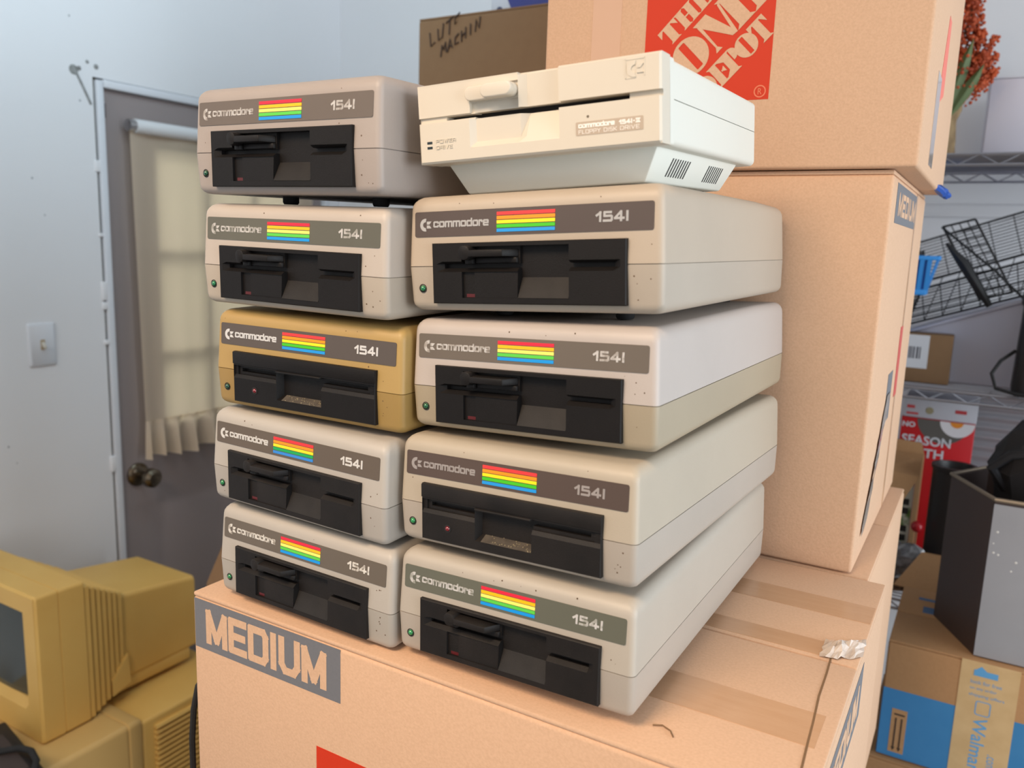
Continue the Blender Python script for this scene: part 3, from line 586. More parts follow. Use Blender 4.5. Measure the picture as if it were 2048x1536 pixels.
def logo(t, o, cx, cz, s, F):
    """orange square with three slanting lines of slab lettering; F(u, v, lift)"""
    m = MB(1, o); h = s / 2
    m.prism([(cx - h, cz - h), (cx + h, cz - h), (cx + h, cz + h), (cx - h, cz + h)], F, 0, .0003)
    pr = obj('printed_square', m, orange_ink, t); pr['label'] = 'orange printed square'
    k = s / 137.0; q = math.sqrt(.5); g = MB(1, o)
    cnt = [0]
    def P3(u, v): # slanted line coordinates (mm from the centre of the square)
        return F(cx + (u - v) * q * k, cz + (u + v) * q * k, .0005 + .00001 * (cnt[0] % 23))
    def poly(p): cnt[0] += 1; g.add([P3(*a) for a in p], [tuple(range(len(p)))])
    def rc(a, b, c, d): poly([(a, c), (b, c), (b, d), (a, d)])
    def serif(a, b, v, hgt):
        poly([(a - hgt * .12, v), (b + hgt * .12, v), (b, v + hgt * .1), (a, v + hgt * .1)])
    def stem(a, b, v, hgt): rc(a, b, v, v + hgt); serif(a, b, v, hgt); poly([(a, v + hgt * .9), (b, v + hgt * .9), (b + hgt * .12, v + hgt), (a - hgt * .12, v + hgt)])
    def T_(u, w, v, hgt):
        rc(u + w * .3, u + w * .7, v, v + hgt); serif(u + w * .3, u + w * .7, v, hgt); rc(u, u + w, v + hgt * .9, v + hgt)
        poly([(u, v + hgt), (u, v + hgt * .6), (u + w * .24, v + hgt * .9)]); poly([(u + w, v + hgt), (u + w * .76, v + hgt * .9), (u + w, v + hgt * .6)])
    def H_(u, w, v, hgt):
        stem(u + w * .08, u + w * .4, v, hgt); stem(u + w * .6, u + w * .92, v, hgt); rc(u + w * .4, u + w * .6, v + hgt * .47, v + hgt * .55)
    def E_(u, w, v, hgt):
        stem(u + w * .1, u + w * .5, v, hgt); rc(u + w * .5, u + w * .95, v, v + hgt * .09); rc(u + w * .5, u + w * .95, v + hgt * .91, v + hgt); rc(u + w * .55, u + w * .75, v + hgt * .46, v + hgt * .54)
        poly([(u + w * .95, v), (u + w, v + hgt * .34), (u + w * .6, v + hgt * .09)]); poly([(u + w * .95, v + hgt), (u + w * .6, v + hgt * .91), (u + w, v + hgt * .66)]); poly([(u + w * .55, v + hgt * .5), (u + w * .78, v + hgt * .36), (u + w * .78, v + hgt * .64)])
    def O_(u, w, v, hgt, full=True):
        N = 16; c = u + w / 2; d = v + hgt / 2
        for sgn in ((-1, 1) if full else (1,)):
            for i in range(N):
                a0 = math.pi * i / N - math.pi / 2; a1 = math.pi * (i + 1) / N - math.pi / 2
                pt = lambda a: (c + sgn * w / 2 * math.cos(a), d + hgt / 2 * math.sin(a))
                inn = lambda a: (c + sgn * min(w * .1, w * .1 + 0), d + max(-hgt * .4, min(hgt * .4, hgt * .5 * math.sin(a))))
                poly([inn(a0), pt(a0), pt(a1), inn(a1)])
        rc(c - w * .1, c + w * .1, v + .4, v + hgt * .08); rc(c - w * .1, c + w * .1, v + hgt * .92, v + hgt - .4)
        if not full: stem(u + w * .05, u + w * .38, v, hgt)
    def M_(u, w, v, hgt):
        poly([(u, v), (u + w * .16, v), (u + w * .1, v + hgt * .12), (u + w * .12, v + hgt * .9), (u + w * .05, v + hgt * .9), (u + w * .06, v + hgt * .12)])
        poly([(u, v + hgt), (u + w * .34, v + hgt), (u + w * .56, v), (u + w * .44, v + hgt * .02), (u + w * .06, v + hgt * .9)])
        poly([(u + w * .6, v + hgt * .92), (u + w * .66, v + hgt), (u + w, v + hgt), (u + w, v + hgt * .9), (u + w * .5, v + hgt * .08)][0:2] + [(u + w * .56, v), (u + w * .5, v + hgt * .1)])
        stem(u + w * .66, u + w * .94, v, hgt)
    def P_(u, w, v, hgt):
        stem(u + w * .1, u + w * .5, v, hgt)
        N = 10
        for i in range(N):
            a0 = math.pi * i / N - math.pi / 2; a1 = math.pi * (i + 1) / N - math.pi / 2
            pt = lambda a: (u + w * .58 + w * .38 * math.cos(a), v + hgt * .72 + hgt * .28 * math.sin(a)); inn = lambda a: (u + w * .58, v + hgt * .72 + max(-hgt * .2, min(hgt * .2, hgt * .28 * math.sin(a))))
            poly([inn(a0), pt(a0), pt(a1), inn(a1)])
    v = 21.5; T_(-36, 23, v, 20); H_(-13, 23, v, 20); E_(10.5, 20, v, 20)
    v = -22.5; H_(-86, 38, v, 39); O_(-46, 40, v, 39); M_(-6, 52, v, 39); E_(48, 34, v, 39)
    v = -52; O_(-48, 24, v, 24, False); E_(-25, 20, v, 24); P_(-9, 20, v, 24); O_(7.5, 24, v, 24); T_(29, 20, v, 24)
    lt = obj('lettering', g, card, pr, smooth=False)
    m = MB(1, o); R = 6.2 * k
    pts = [(cx + h - 9 * k + R * math.cos(2 * math.pi * i / 20), cz - h + 8 * k + R * math.sin(2 * math.pi * i / 20)) for i in range(20)]; p2 = [(cx + h - 9 * k + .8 * (a - (cx + h - 9 * k)), cz - h + 8 * k + .8 * (b - (cz - h + 8 * k))) for a, b in pts]
    m.add([F(a, b, .0006) for a, b in pts + p2], [(i, (i + 1) % 20, 20 + (i + 1) % 20, 20 + i) for i in range(20)])
    text(m, 'R', cx + h - 11 * k, cz - h + 5 * k, 4 * k, 6 * k, lambda a, b: F(a, b, .0006)); obj('registered_mark', m, mat('orange_pale', rgb(226, 120, 84), .6), pr, smooth=False)
def size_panel(t, o, x0, x1, z0, z1, F, word='MEDIUM', mx=.1, mz=.2):
    m = MB(1, o); m.prism([(x0, z0), (x1, z0), (x1, z1), (x0, z1)], F, 0, .0003)
    p = obj('printed_panel', m, grey_ink, t); p['label'] = 'grey size panel'
    m = MB(1, o); W_, H_ = x1 - x0, z1 - z0; strokes(m, word.replace('I', 'i'), x0 + W_ * mx, z0 + H_ * mz, W_ * (1 - 2 * mx), H_ * (1 - 2 * mz), H_ * .145, lambda a, b, l: F(a, b, .0003 + l), gap=.46, lift=.0002)
    obj('lettering', m, card, p, smooth=False)
# big box that carries both stacks
bx, by, bz = -.6168, .4791, 1.3055
t, o = carton('moving_box', 'large cardboard moving box under both stacks of disk drives, grey medium panel on its front', bx, bx + .559, by, by + .406, bz - .386, bz)
F = lambda u, v, l: (u, by - l, v)
size_panel(t, o, bx + .003, bx + .184, 1.2515, 1.3003, F, mx=.085, mz=.14)
logo(t, o, bx + .225, 1.2025 - .0685, .137, F)
SR = lambda u, v, l: (bx + .559 + l, u, v)
size_panel(t, o, by + .05, by + .25, 1.24, 1.29, SR)
for y0, y1, xa, xb in ((.775, .815, -.33, -.06), (.688, .716, -.30, -.075), (.548, .594, -.28, -.068)):
    obj('tape_strip', MB(1, o).box(xa, xb, y0, y1, bz - .0004, bz + .0003), tape_m, t)
m = MB(1, o); pts = [(-.0815, .70), (-.0795, .66), (-.0785, .62), (-.0755, .58), (-.0735, .545), (-.0715, .515), (-.0685, .486)]
for i in range(len(pts) - 1):
    (a, b), (c, d) = pts[i], pts[i + 1]; m.add([(a, b, bz + .0004), (a + .0016, b, bz + .0004), (c + .0016, d, bz + .0004), (c, d, bz + .0004)], [(0, 1, 2, 3)])
obj('crease', m, card_k, t)
m = MB(1, o); rnd = random.Random(5); vs = []; fs = []
for j in range(7):
    for i in range(12): vs.append((-.090 + .0028 * i + .002 * rnd.random(), .682 + .006 * j + .003 * rnd.random() + .02 * (i / 11) ** 2, bz + .001 + .011 * rnd.random() * math.sin(math.pi * i / 11) * math.sin(math.pi * (j + .5) / 7)))
for j in range(6):
    for i in range(11): a = j * 12 + i; fs.append((a, a + 1, a + 13, a + 12))
m.add(vs, fs); cr = obj('crumpled_tape', m, clear_m, t, smooth=False); cr['label'] = 'crumpled clear tape'
m = MB(1, o); m.tube([(-.171, .512, bz + .001), (-.165, .515, bz + .0012), (-.158, .512, bz + .001), (-.154, .506, bz + .001)], .0006, 5); ob = obj('dirt_speck', m, card_k, t)
# rear box standing on a hidden lower box of the same size, the logo box on top
RB = (-.652, -.093, .890, 1.296)
carton('moving_box', 'lowest cardboard moving box at the back, behind the big box under the drives', RB[0], -.075, RB[2], RB[3] - .01, .92, 1.3045)
t, o = carton('moving_box', 'plain tall cardboard moving box behind the right stack, carrying the box with the orange logo', RB[0], RB[1], RB[2], RB[3], 1.306, 1.7215)
SR = lambda u, v, l: (RB[1] + l, u, v)
size_panel(t, o, .925, 1.17, 1.672, 1.712, SR)
m = MB(1, o); m.box(RB[1] - .0002, RB[1] + .0004, 1.155, 1.168, 1.31, 1.715); obj('tape_strip', m, tape_m, t)
m = MB(1, o); m.prism([(1.14, 1.46), (1.17, 1.46), (1.17, 1.55), (1.14, 1.55)], SR, 0, .0006); q = obj('printed_mark', m, mat('red_print', rgb(196, 84, 76), .6), t); q['label'] = 'red printed mark'
m = MB(1, o); m.prism([(1.05, 1.44), (1.10, 1.44), (1.10, 1.50), (1.05, 1.50)], SR, 0, .0004); obj('printed_mark', m, grey_ink, t)
m = MB(1, o); rnd = random.Random(9); pl = [(1.02 - .0 + .12 * 0, 1.33)]; zz = 1.33; vs = []; n = 14
for i in range(n + 1):
    zc_ = 1.335 + .14 * i / n; yc = .945 + .125 * i / n; wd = .010 + .008 * rnd.random(); vs += [(RB[1] + .0012 + .0015 * rnd.random(), yc - wd, zc_), (RB[1] + .0012 + .001 * rnd.random(), yc + wd, zc_)]
m.add(vs, [(2 * i, 2 * i + 1, 2 * i + 3, 2 * i + 2) for i in range(n)]); q = obj('torn_tape', m, clear_m, t, smooth=False); q['label'] = 'torn clear tape'
LB = (-.479, -.073, .8805, 1.2865)
t, o = carton('moving_box', 'topmost cardboard moving box with a large orange square logo', LB[0], LB[1], LB[2], LB[3], 1.7225, 2.12)
logo(t, o, -.287, 1.8605, .137, lambda u, v, l: (u, LB[2] - l, v))
SR = lambda u, v, l: (LB[1] + l, u, v)
m = MB(1, o); m.prism([(1.02, 1.80), (1.09, 1.82), (1.09, 1.90), (1.06, 1.90)], SR, 0, .0004); q = obj('printed_mark', m, mat('red_pale', rgb(228, 118, 100), .6), t); q['label'] = 'pale red print'
m = MB(1, o); m.box(LB[1] - .0002, LB[1] + .0006, .99, 1.04, 1.735, 1.83); obj('torn_tape', m, clear_m, t)
m = MB(1, o)
for k in range(9): a = 1.20 + .012 * k; m.tube([(LB[1] - .004, a - .02, 1.727), (LB[1] + .004 + .002 * (k % 3), a - .008, 1.722 - .002 * (k % 2)), (LB[1] + .001, a, 1.727)], .004, 6)
q = obj('tape_scrap', m, mat('blue_tape', rgb(40, 84, 170), .3), t); q['label'] = 'blue tape scrap'
m = MB(1, o); m.box(-.42, -.385, LB[2] - .0004, LB[2] + .0002, 1.73, 2.1); obj('tape_strip', m, mat('paper_tape', rgb(206, 166, 138), .6), t)
# workbench under the boxes (below the frame)
wb = thing('workbench', 'long wooden workbench under the cardboard moving boxes, below the picture', 'workbench', (-.36, .9, 0))
wo = (.36, -.9, 0); wood = mat('bench_wood', rgb(150, 116, 80), .7, noise=.6, nscale=12, stretch=(1, 8, 1))
obj('bench_top', MB(1, wo).box(-.70, -.20, .46, 1.36, .878, .918), wood, wb, bevel=.004)
for a in (-.68, -.28):
    for b_ in (.49, 1.27): obj('leg', MB(1, wo).box(a, a + .06, b_, b_ + .06, 0, .88), wood, wb)
# brown carton with marker writing, on a tall cabinet by the back wall
t = thing('storage_cabinet', 'grey storage cabinet behind the drives under the brown carton', 'cabinet', (-.94, 1.75, 0)); co2 = (.94, -1.75, 0); cab_m = mat('cabinet_grey', rgb(150, 150, 150), .5)
obj('cabinet_body', MB(1, co2).box(-1.13, -.75, 1.50, 1.98, 0, 1.715), cab_m, t, bevel=.003)
for s_ in (0, 1): obj('door', MB(1, co2).box(-1.127 + .19 * s_, -.942 + .19 * s_, 1.488, 1.5, .03, 1.7), cab_m, t, bevel=.002)
t, o = carton('carton', 'brown carton with two words of black marker, behind the cream drive', -1.128, -.79, 1.5, 1.95, 1.7165, 2.104, card_k)
m = MB(1, o); pen = .0015
def scrawl(txt, x, z, hgt, adv, slope):
    for i, ch in enumerate(txt):
        pts = {'L': [(0, 1), (.15, 0), (.6, .1)], 'U': [(0, .9), (.1, .1), (.5, .1), (.6, 1)], 'T': [(0, .95), (.8, 1), (.4, 1), (.35, 0)], 'E': [(.6, 1), (.1, .9), (.05, .5), (.5, .55), (.05, .5), (0, .05), (.6, .1)],
               'M': [(0, 0), (.15, 1), (.4, .4), (.65, 1), (.8, 0)], 'A': [(0, 0), (.35, 1), (.7, 0), (.55, .35), (.15, .35)], 'C': [(.6, .9), (.1, .8), (.05, .2), (.6, .1)], 'H': [(0, 1), (.05, 0), (.02, .5), (.6, .55), (.6, 1), (.6, 0)], 'I': [(.3, 1), (.3, 0)], 'N': [(0, 0), (.1, 1), (.55, 0), (.65, 1)]}[ch]
        P_ = [(x + adv * i + a * hgt * .8, 1.4985, z + slope * adv * i + b * hgt + slope * a * hgt) for a, b in pts]
        m.tube(P_, pen, 5)
scrawl('LUTE', -1.098, 2.043, .030, .021, .42); scrawl('MACHIN', -1.068, 2.022, .022, .0172, .5)
obj('handwriting', m, mat('marker', rgb(58, 42, 34), .7), t)
b_ = thing('blue_package', 'blue and white package lying on the brown carton', 'package', (-.90, 1.66, 2.1045)); 
m = MB(); m.box(-.085, .10, -.10, .16, 0, .05); obj('wrapper', m, mat('package_white', rgb(190, 194, 204), .4), b_, bevel=.006, seg=3)
m = MB(); m.prism([(-.03, .008), (.02, -.001 + .003), (.1005, .002), (.1005, .0505), (-.05, .0505)], lambda u, v, s: (u, s, v), -.1015, -.0995); q = obj('printed_band', m, mat('package_blue', rgb(34, 44, 120), .4), b_); q['label'] = 'dark blue printed band'
m = MB(); m.lathe([(.008, 0), (.008, -.001), (.001, -.0012)], (-.062, -.1003, .014), 'y', 10); obj('printed_dot', m, mat('package_navy', rgb(40, 54, 90), .4), b_)

# ---------------------------------------------------------------- left: yellowed monitors
beige = mat('yellowed_plastic', rgb(216, 176, 98), .5, noise=.5, nscale=7, col2=rgb(204, 158, 80), bump=.06, bscale=700)
beige2 = mat('yellowed_plastic_b', rgb(204, 168, 104), .5, noise=.4, nscale=7, col2=rgb(196, 160, 100), bump=.06, bscale=700)
def crt(name, label, x0, x1, y0, z0, z1):
    t = thing(name, label, 'monitor', ((x0 + x1) / 2, y0 + .2, z0)); o = (-(x0 + x1) / 2, -(y0 + .2), -z0)
    f = lambda x, y, z: (x, y, z); w_ = x1 - x0; h_ = z1 - z0
    a, b, c, d = x0 + .045, x1 - .045, z0 + .068, z1 - .042
    def dep(cx, cz):
        def g(x, z): return .016 * max(0, min(1, min(x - a, b - x, z - c, d - z) / .014))
        if a < cx < b and c < cz < d: return g if not (a + .014 < cx < b - .014 and c + .014 < cz < d - .014) else .03
        return 0
    m = MB(1, o).relief([x0 + .004, a, a + .014, b - .014, b, x1 - .004], [z0 + .004, c, c + .014, d - .014, d, z1 - .004], dep, y0, y0 + .04)
    bz_ = obj('front_bezel', m, beige, t, smooth=False)
    m = MB(1, o); m.loft([[(p, y, q) for p, q in rrect(x0 + i, x1 - i, z0 + i, z1 - i, .008, 4)] for y, i in ((y0 + .001, .004), (y0 + .006, 0), (y0 + .050, 0), (y0 + .051, .002), (y0 + .053, .002), (y0 + .054, .0005), (y0 + .110, .0015), (y0 + .113, .006))], False, True)
    obj('bezel_ring', m, beige, t, angle=30)
    N = 14; vs = []; fs = []
    for j in range(N + 1):
        for i in range(N + 1):
            u = 2 * i / N - 1; v = 2 * j / N - 1; vs.append((a + .008 + (b - a - .016) * i / N, y0 + .010 + .014 * (u * u + v * v) / 2, c + .008 + (d - c - .016) * j / N))
    for j in range(N):
        for i in range(N): k = j * (N + 1) + i; fs.append((k, k + 1, k + N + 2, k + N + 1))
    m = MB(1, o); m.add(vs, fs); q = obj('screen', m, mat('crt_glass', rgb(44, 54, 54), .12, spec=.7), t); q['label'] = 'dark green-grey glass screen'
    rib = MB(1, o); n = 7
    for k in range(n):
        yy = y0 + .113 + .0168 * k; ins = .004 + .0062 * k; top = z1 - .014 - .0105 * k; bot = z0 + .003 + .0035 * k
        rib.loft([[(p, y, q) for p, q in rrect(x0 + ins, x1 - ins, bot, top, .006, 3)] for y in (yy, yy + .0105)])
        rib.loft([[(p, y, q) for p, q in rrect(x0 + ins + .016, x1 - ins - .016, bot + .012, top - .014, .006, 3)] for y in (yy + .010, yy + .0172)])
    obj('ribbed_collar', rib, beige, t, angle=30)
    m = MB(1, o); m.loft([[(p, y, q) for p, q in rrect(x0 + .052 + i, x1 - .052 - i, z0 + .026 + i * .2, zt, .012, 5)] for y, zt, i in ((y0 + .230, z1 - .090, 0), (y0 + .44, z1 - .117, .003), (y0 + .446, z1 - .122, .01))]); obj('rear_housing', m, beige, t, angle=30)
    m = MB(1, o); m.hexa([(x0 + .06, y0 + .20, z0), (x1 - .056, y0 + .20, z0), (x1 - .056, y0 + .42, z0), (x0 + .06, y0 + .42, z0), (x0 + .06, y0 + .20, z0 + .03), (x1 - .056, y0 + .20, z0 + .03), (x1 - .056, y0 + .42, z0 + .03), (x0 + .06, y0 + .42, z0 + .03)]); obj('base_tray', m, beige, t, bevel=.003)
    m = MB(1, o); m.hexa([(x1 - .050, y0 + .185, z0 + .02), (x1 - .020, y0 + .178, z0 + .02), (x1 - .030, y0 + .232, z0 + .03), (x1 - .056, y0 + .236, z0 + .03), (x1 - .050, y0 + .185, z0 + .06), (x1 - .024, y0 + .180, z0 + .055), (x1 - .036, y0 + .232, z0 + .10), (x1 - .056, y0 + .236, z0 + .10)]); obj('cable_notch', m, beige, t)
    return t
crt('crt_monitor', 'yellowed tube monitor with dark screen and ribbed collar, on top of the lower yellowed case', -1.997, -1.647, .889, .536, .873)
t = thing('computer_case', 'yellowed case with fine horizontal side ridges under the tube monitor', 'computer case', (-1.74, 1.05, .20)); o = (1.74, -1.05, -.20)
m = MB(1, o); m.loft([[(p, y, q) for p, q in rrect(-1.93 + i, -1.563 - i, .20, .535 - i, .012, 5)] for y, i in ((.700, .010), (.706, .004), (.716, 0), (1.028, 0), (1.030, .003), (1.035, .003), (1.037, 0), (1.058, 0), (1.068, .004), (1.072, .012))]); obj('front_housing', m, beige2, t, angle=30)
m = MB(1, o); m.box(-1.915, -1.568, 1.07, 1.36, .20, .522); obj('rear_housing', m, beige, t, bevel=.008, seg=3)
m = MB(1, o)
for k in range(21): z = .225 + .0135 * k; m.hexa([(-1.572, 1.10, z), (-1.556, 1.10, z), (-1.556, 1.345, z), (-1.572, 1.345, z), (-1.572, 1.10, z + .0058), (-1.560, 1.10, z + .0058), (-1.560, 1.345, z + .0058), (-1.572, 1.345, z + .0058)])
obj('side_ridges', m, beige, t)
m = MB(1, (1.74, -1.02, 0)); t = thing('crate', 'low wooden crate under the yellowed cases, below the picture', 'crate', (-1.74, 1.02, 0)); obj('crate_body', m.box(-1.94, -1.55, .70, 1.37, 0, .198), wood, t, bevel=.003)
for k in range(3): obj('slat', MB(1, (1.74, -1.02, 0)).box(-1.94, -1.55, .686, .70, .01 + .063 * k, .055 + .063 * k), wood, t, bevel=.002)
bl = mat('black_plastic', rgb(34, 31, 32), .45)
t = thing('power_brick', 'black power brick with a grey label lying in front of the tube monitor', 'power supply', (-1.625, .786, .5352), Matrix.Rotation(-.2, 3, 'Z'))
obj('housing', MB().box(-.12, .115, -.05, .05, 0, .046), bl, t, bevel=.004, seg=3)
obj('label_plate', MB().box(-.07, .085, -.035, .03, .0458, .0463), mat('dark_label', rgb(66, 56, 54), .5), t); 
obj('cable', MB().tube([(-.12, -.02, .053), (-.05, -.012, .0532), (.001, .004, .0535), (.020, .034, .056), (.052, .046, .058), (.088, .043, .056), (.112, .028, .045), (.128, .008, .022), (.13, -.02, .0075), (.12, -.05, .0075)], .0065, 8), rubber, t)
tag(obj('black_cable', MB().tube([(-.69, .60, 1.20), (-.703, .549, 1.146), (-.706, .545, 1.12), (-.704, .54, 1.087), (-.699, .536, 1.05), (-.70, .54, .97), (-.685, .56, .921), (-.672, .60, .9245), (-.66, .66, .9245)], .0035, 8), rubber), 'black cord hanging beside the left edge of the big cardboard box', 'cord')
t, o = carton('carton', 'dark brown carton with a raised flap showing left of the bottom left drive', -1.186, -.80, .95, 1.25, 0.0, 1.0, card_k)
m = MB(1, o); m.loft([[(-1.184, y, 1.001), (-.80, y, 1.001), (-.85, y + .02, 1.115), (-1.143, y + .02, 1.108)] for y in (.951, .955)]); q = obj('raised_flap', m, card_k, t, smooth=False)

# ---------------------------------------------------------------- right: wire shelving against the back wall
chrome = mat('chrome', rgb(190, 190, 192), .18, 1.0)
wire_m = mat('chrome_wire', rgb(178, 178, 186), .35, .9)
bk = mat('black_wire', rgb(26, 26, 28), .5)
sx0, sx1, sy0, sy1 = -.40, .54, 1.85, 2.27
t = thing('wire_shelving', 'chrome wire shelving unit against the back wall right of the boxes', 'shelving', (.07, 2.06, 0)); o = (-.07, -2.06, 0)
for z in (1.836, 1.372, .912):
    m = MB(1, o)
    for y in (sy0, sy1):
        for dz in (0, -.020): m.tube([(sx0, y, z + dz), (sx1, y, z + dz)], .003, 6)
        k = int((sx1 - sx0) / .035); m.tube([(sx0 + .035 * i, y, z - (.020 if i % 2 else 0)) for i in range(k + 1)], .0022, 5)
    for x in (sx0, sx1):
        for dz in (0, -.020): m.tube([(x, sy0, z + dz), (x, sy1, z + dz)], .003, 6)
    n = 24
    for i in range(1, n): y = sy0 + (sy1 - sy0) * i / n; m.tube([(sx0, y, z + .002), (sx1, y, z + .002)], .0017, 5)
    for x in (-.17, .07, .31): m.tube([(x, sy0, z - .003), (x, sy1, z - .003)], .003, 6)
    obj('wire_shelf', m, wire_m, t)
for x in (sx0, sx1):
    for y in (sy0, sy1): obj('post', MB(1, o).tube([(x, y, 0), (x, y, 2.1)], .0125, 12), wire_m, t)
ZU, ZM, ZL = 1.8399, 1.3759, .9159
# rust flowers in a burlap-wrapped pot
t = thing('potted_flowers', 'rust-orange artificial flowers in a burlap wrapped pot on the top wire shelf', 'flowers', (-.135, 1.96, ZU + .004)); rnd = random.Random(11)
burlap = mat('burlap', rgb(150, 126, 92), .95, noise=.8, nscale=60, col2=rgb(104, 82, 58), bump=.4, bscale=300)
m = MB(); loops = []
for k, (h, r) in enumerate(((0, .036), (.03, .034), (.065, .031), (.078, .034), (.092, .041), (.108, .044), (.12, .036))):
    loops.append([((r + .0035 * math.sin(7 * a + k)) * math.cos(a), (r + .0035 * math.sin(5 * a + 2 * k)) * math.sin(a), h + .003 * math.sin(4 * a)) for a in [2 * math.pi * j / 28 for j in range(28)]])
obj('burlap_wrap', m.loft(loops), burlap, t)
m = MB(); ico = [(0, 0, 1), (.894, 0, .447), (.276, .851, .447), (-.724, .526, .447), (-.724, -.526, .447), (.276, -.851, .447), (.724, .526, -.447), (-.276, .851, -.447), (-.894, 0, -.447), (-.276, -.851, -.447), (.724, -.526, -.447), (0, 0, -1)]
icf = [(0, 1, 2), (0, 2, 3), (0, 3, 4), (0, 4, 5), (0, 5, 1), (1, 6, 2), (2, 7, 3), (3, 8, 4), (4, 9, 5), (5, 10, 1), (2, 6, 7), (3, 7, 8), (4, 8, 9), (5, 9, 10), (1, 10, 6), (6, 11, 7), (7, 11, 8), (8, 11, 9), (9, 11, 10), (10, 11, 6)]
st = MB()
for dx, dy, dz in [(.03, -.03, .33), (.055, .0, .27), (.085, -.01, .225), (.09, .01, .165), (.02, .02, .38), (-.03, .0, .36), (.06, .03, .20), (-.05, .02, .30), (.05, -.04, .31), (.02, -.05, .24), (.07, -.03, .19), (-.02, -.04, .25), (.045, -.02, .155), (.075, -.02, .14), (.088, .01, .195), (.06, -.01, .235), (.035, -.03, .20), (.05, .01, .35), (.01, -.03, .29), (.03, -.04, .37)]:
    b0 = Vector((dx * .2, dy * .2, .11)); tip = Vector((dx, dy, dz)); st.tube([tuple(b0), tuple((b0 + tip) / 2 + Vector((0, 0, .02))), tuple(tip)], .0018, 5)
    for k in range(130):
        q = rnd.random() ** .8; p = b0.lerp(tip, .42 + .6 * q); sp = .013 * (1.2 - q)
        p += Vector((rnd.gauss(0, sp), rnd.gauss(0, sp), rnd.gauss(0, sp))); r = .0026 + .0016 * rnd.random()
        m.add([(p.x + r * a, p.y + r * b, p.z + r * c) for a, b, c in ico], icf)
obj('flower_cluster', m, mat('rust_orange', rgb(196, 88, 42), .7, noise=.9, nscale=50, col2=rgb(142, 52, 28)), t); obj('stem', st, mat('stem_brown', rgb(84, 60, 40), .8), t)
m = MB()
for bx_, by_, ang, ln in ((.012, -.03, .25, .15), (-.005, -.035, .02, .13), (.02, -.028, .5, .11)):
    vs = []; n = 8
    for i in range(n + 1):
        q = i / n; wv = .013 * math.sin(math.pi * (.08 + .92 * q)) ; cx_ = bx_ + math.sin(ang) * ln * q; cz_ = .075 + math.cos(ang) * ln * q; vs += [(cx_ - wv, by_ - .012 * q, cz_), (cx_, by_ - .018 * q - .003, cz_ - .002), (cx_ + wv, by_ - .012 * q, cz_)]
    fs = []
    for i in range(n): a = 3 * i; fs += [(a, a + 1, a + 4, a + 3), (a + 1, a + 2, a + 5, a + 4)]
    m.add(vs, fs)
q = obj('leaf_blades', m, mat('leaf_green', rgb(88, 104, 62), .6), t); q['label'] = 'green leaf blades'
t = thing('white_box', 'plain white flat box standing on the top wire shelf beside the flowers', 'box', (.048, 2.10, ZU), Matrix.Rotation(.05, 3, 'Z'))
obj('box_body', MB().box(-.10, .13, -.05, .12, 0, .168), mat('white_card', rgb(216, 214, 226), .6), t, bevel=.002); obj('lid', MB().box(-.101, .131, -.051, .121, .1685, .172), mat('white_lid', rgb(206, 206, 214), .6), t)
# middle shelf
wp = mat('white_plastic', rgb(196, 196, 210), .5)
t = thing('white_bin', 'white sloping storage bin under the black wire rack on the middle shelf', 'bin', (.0, 2.0, ZM)); o = (0, -2.0, -ZM)
m = MB(1, o); m.loft([[(-.20, y, ZM), (.16, y, ZM), (.16, y, 1.592), (-.20, y, 1.452)] for y in (1.965, 2.13)]); obj('bin_body', m, wp, t, bevel=.004)
m = MB(1, o); m.loft([[(-.204, y, 1.450), (.164, y, 1.593), (.164, y, 1.600), (-.204, y, 1.457)] for y in (1.960, 2.135)]); obj('lid', m, wp, t, bevel=.002)
t = thing('shipping_carton', 'small brown carton with a white shipping label on the middle wire shelf', 'cardboard box', (-.11, 1.93, ZM)); 
obj('carton_body', MB().box(-.075, .055, -.02, .03, 0, .103), card_k, t, bevel=.002)
lb = obj('shipping_label', MB().box(-.075, .012, -.0206, -.0202, .03, .10), mat('label_white', rgb(206, 208, 214), .5), t)
m = MB(); rnd = random.Random(2); x = -.05
while x < -.004: wd = .001 + .003 * rnd.random(); m.box(x, x + wd, -.0209, -.0205, .05, .075); x += wd + .001 + .002 * rnd.random()
obj('bar_print', m, mat('ink_dark', rgb(92, 92, 100), .6), lb)
# tilted wire dish rack
TL = math.radians(20); ct, sn = math.cos(TL), math.sin(TL)
t = thing('wire_rack', 'black wire dish rack lying tilted on the white bin', 'dish rack', (-.13, 1.99, 1.494), Matrix.Rotation(-TL, 3, 'Y'))
def grid(m, o0, u, v, nu, nv, r, rr):
    o0, u, v = Vector(o0), Vector(u), Vector(v)
    for i in range(nu + 1): p = o0 + u * i / nu; m.tube([tuple(p), tuple(p + v)], rr if i in (0, nu) else r, 5)
    for j in range(nv + 1): p = o0 + v * j / nv; m.tube([tuple(p), tuple(p + u)], rr if j in (0, nv) else r, 5)
for nm, a in (('front_grid', ((-.02, -.02, .004), (.25, 0, 0), (.012, -.008, .066), 7, 11)), ('back_grid', ((.03, .11, .085), (.24, 0, 0), (.004, .012, .088), 5, 13)), ('rack_floor', ((-.02, -.02, .004), (.25, 0, 0), (.05, .13, .08), 7, 6)), ('end_grid', ((-.02, -.02, .004), (.05, .13, .08), (.012, -.008, .068), 5, 8))):
    m = MB(); grid(m, *a, .0011, .0024); obj(nm, m, bk, t)
m = MB(); grid(m, (.125, -.028, .02), (.06, 0, -.004), (-.028, .0, .165), 4, 9, .0012, .0024); grid(m, (.125, -.028, .02), (.0, .05, .0), (-.028, .0, .165), 3, 9, .0012, .0022); obj('utensil_holder', m, bk, t)
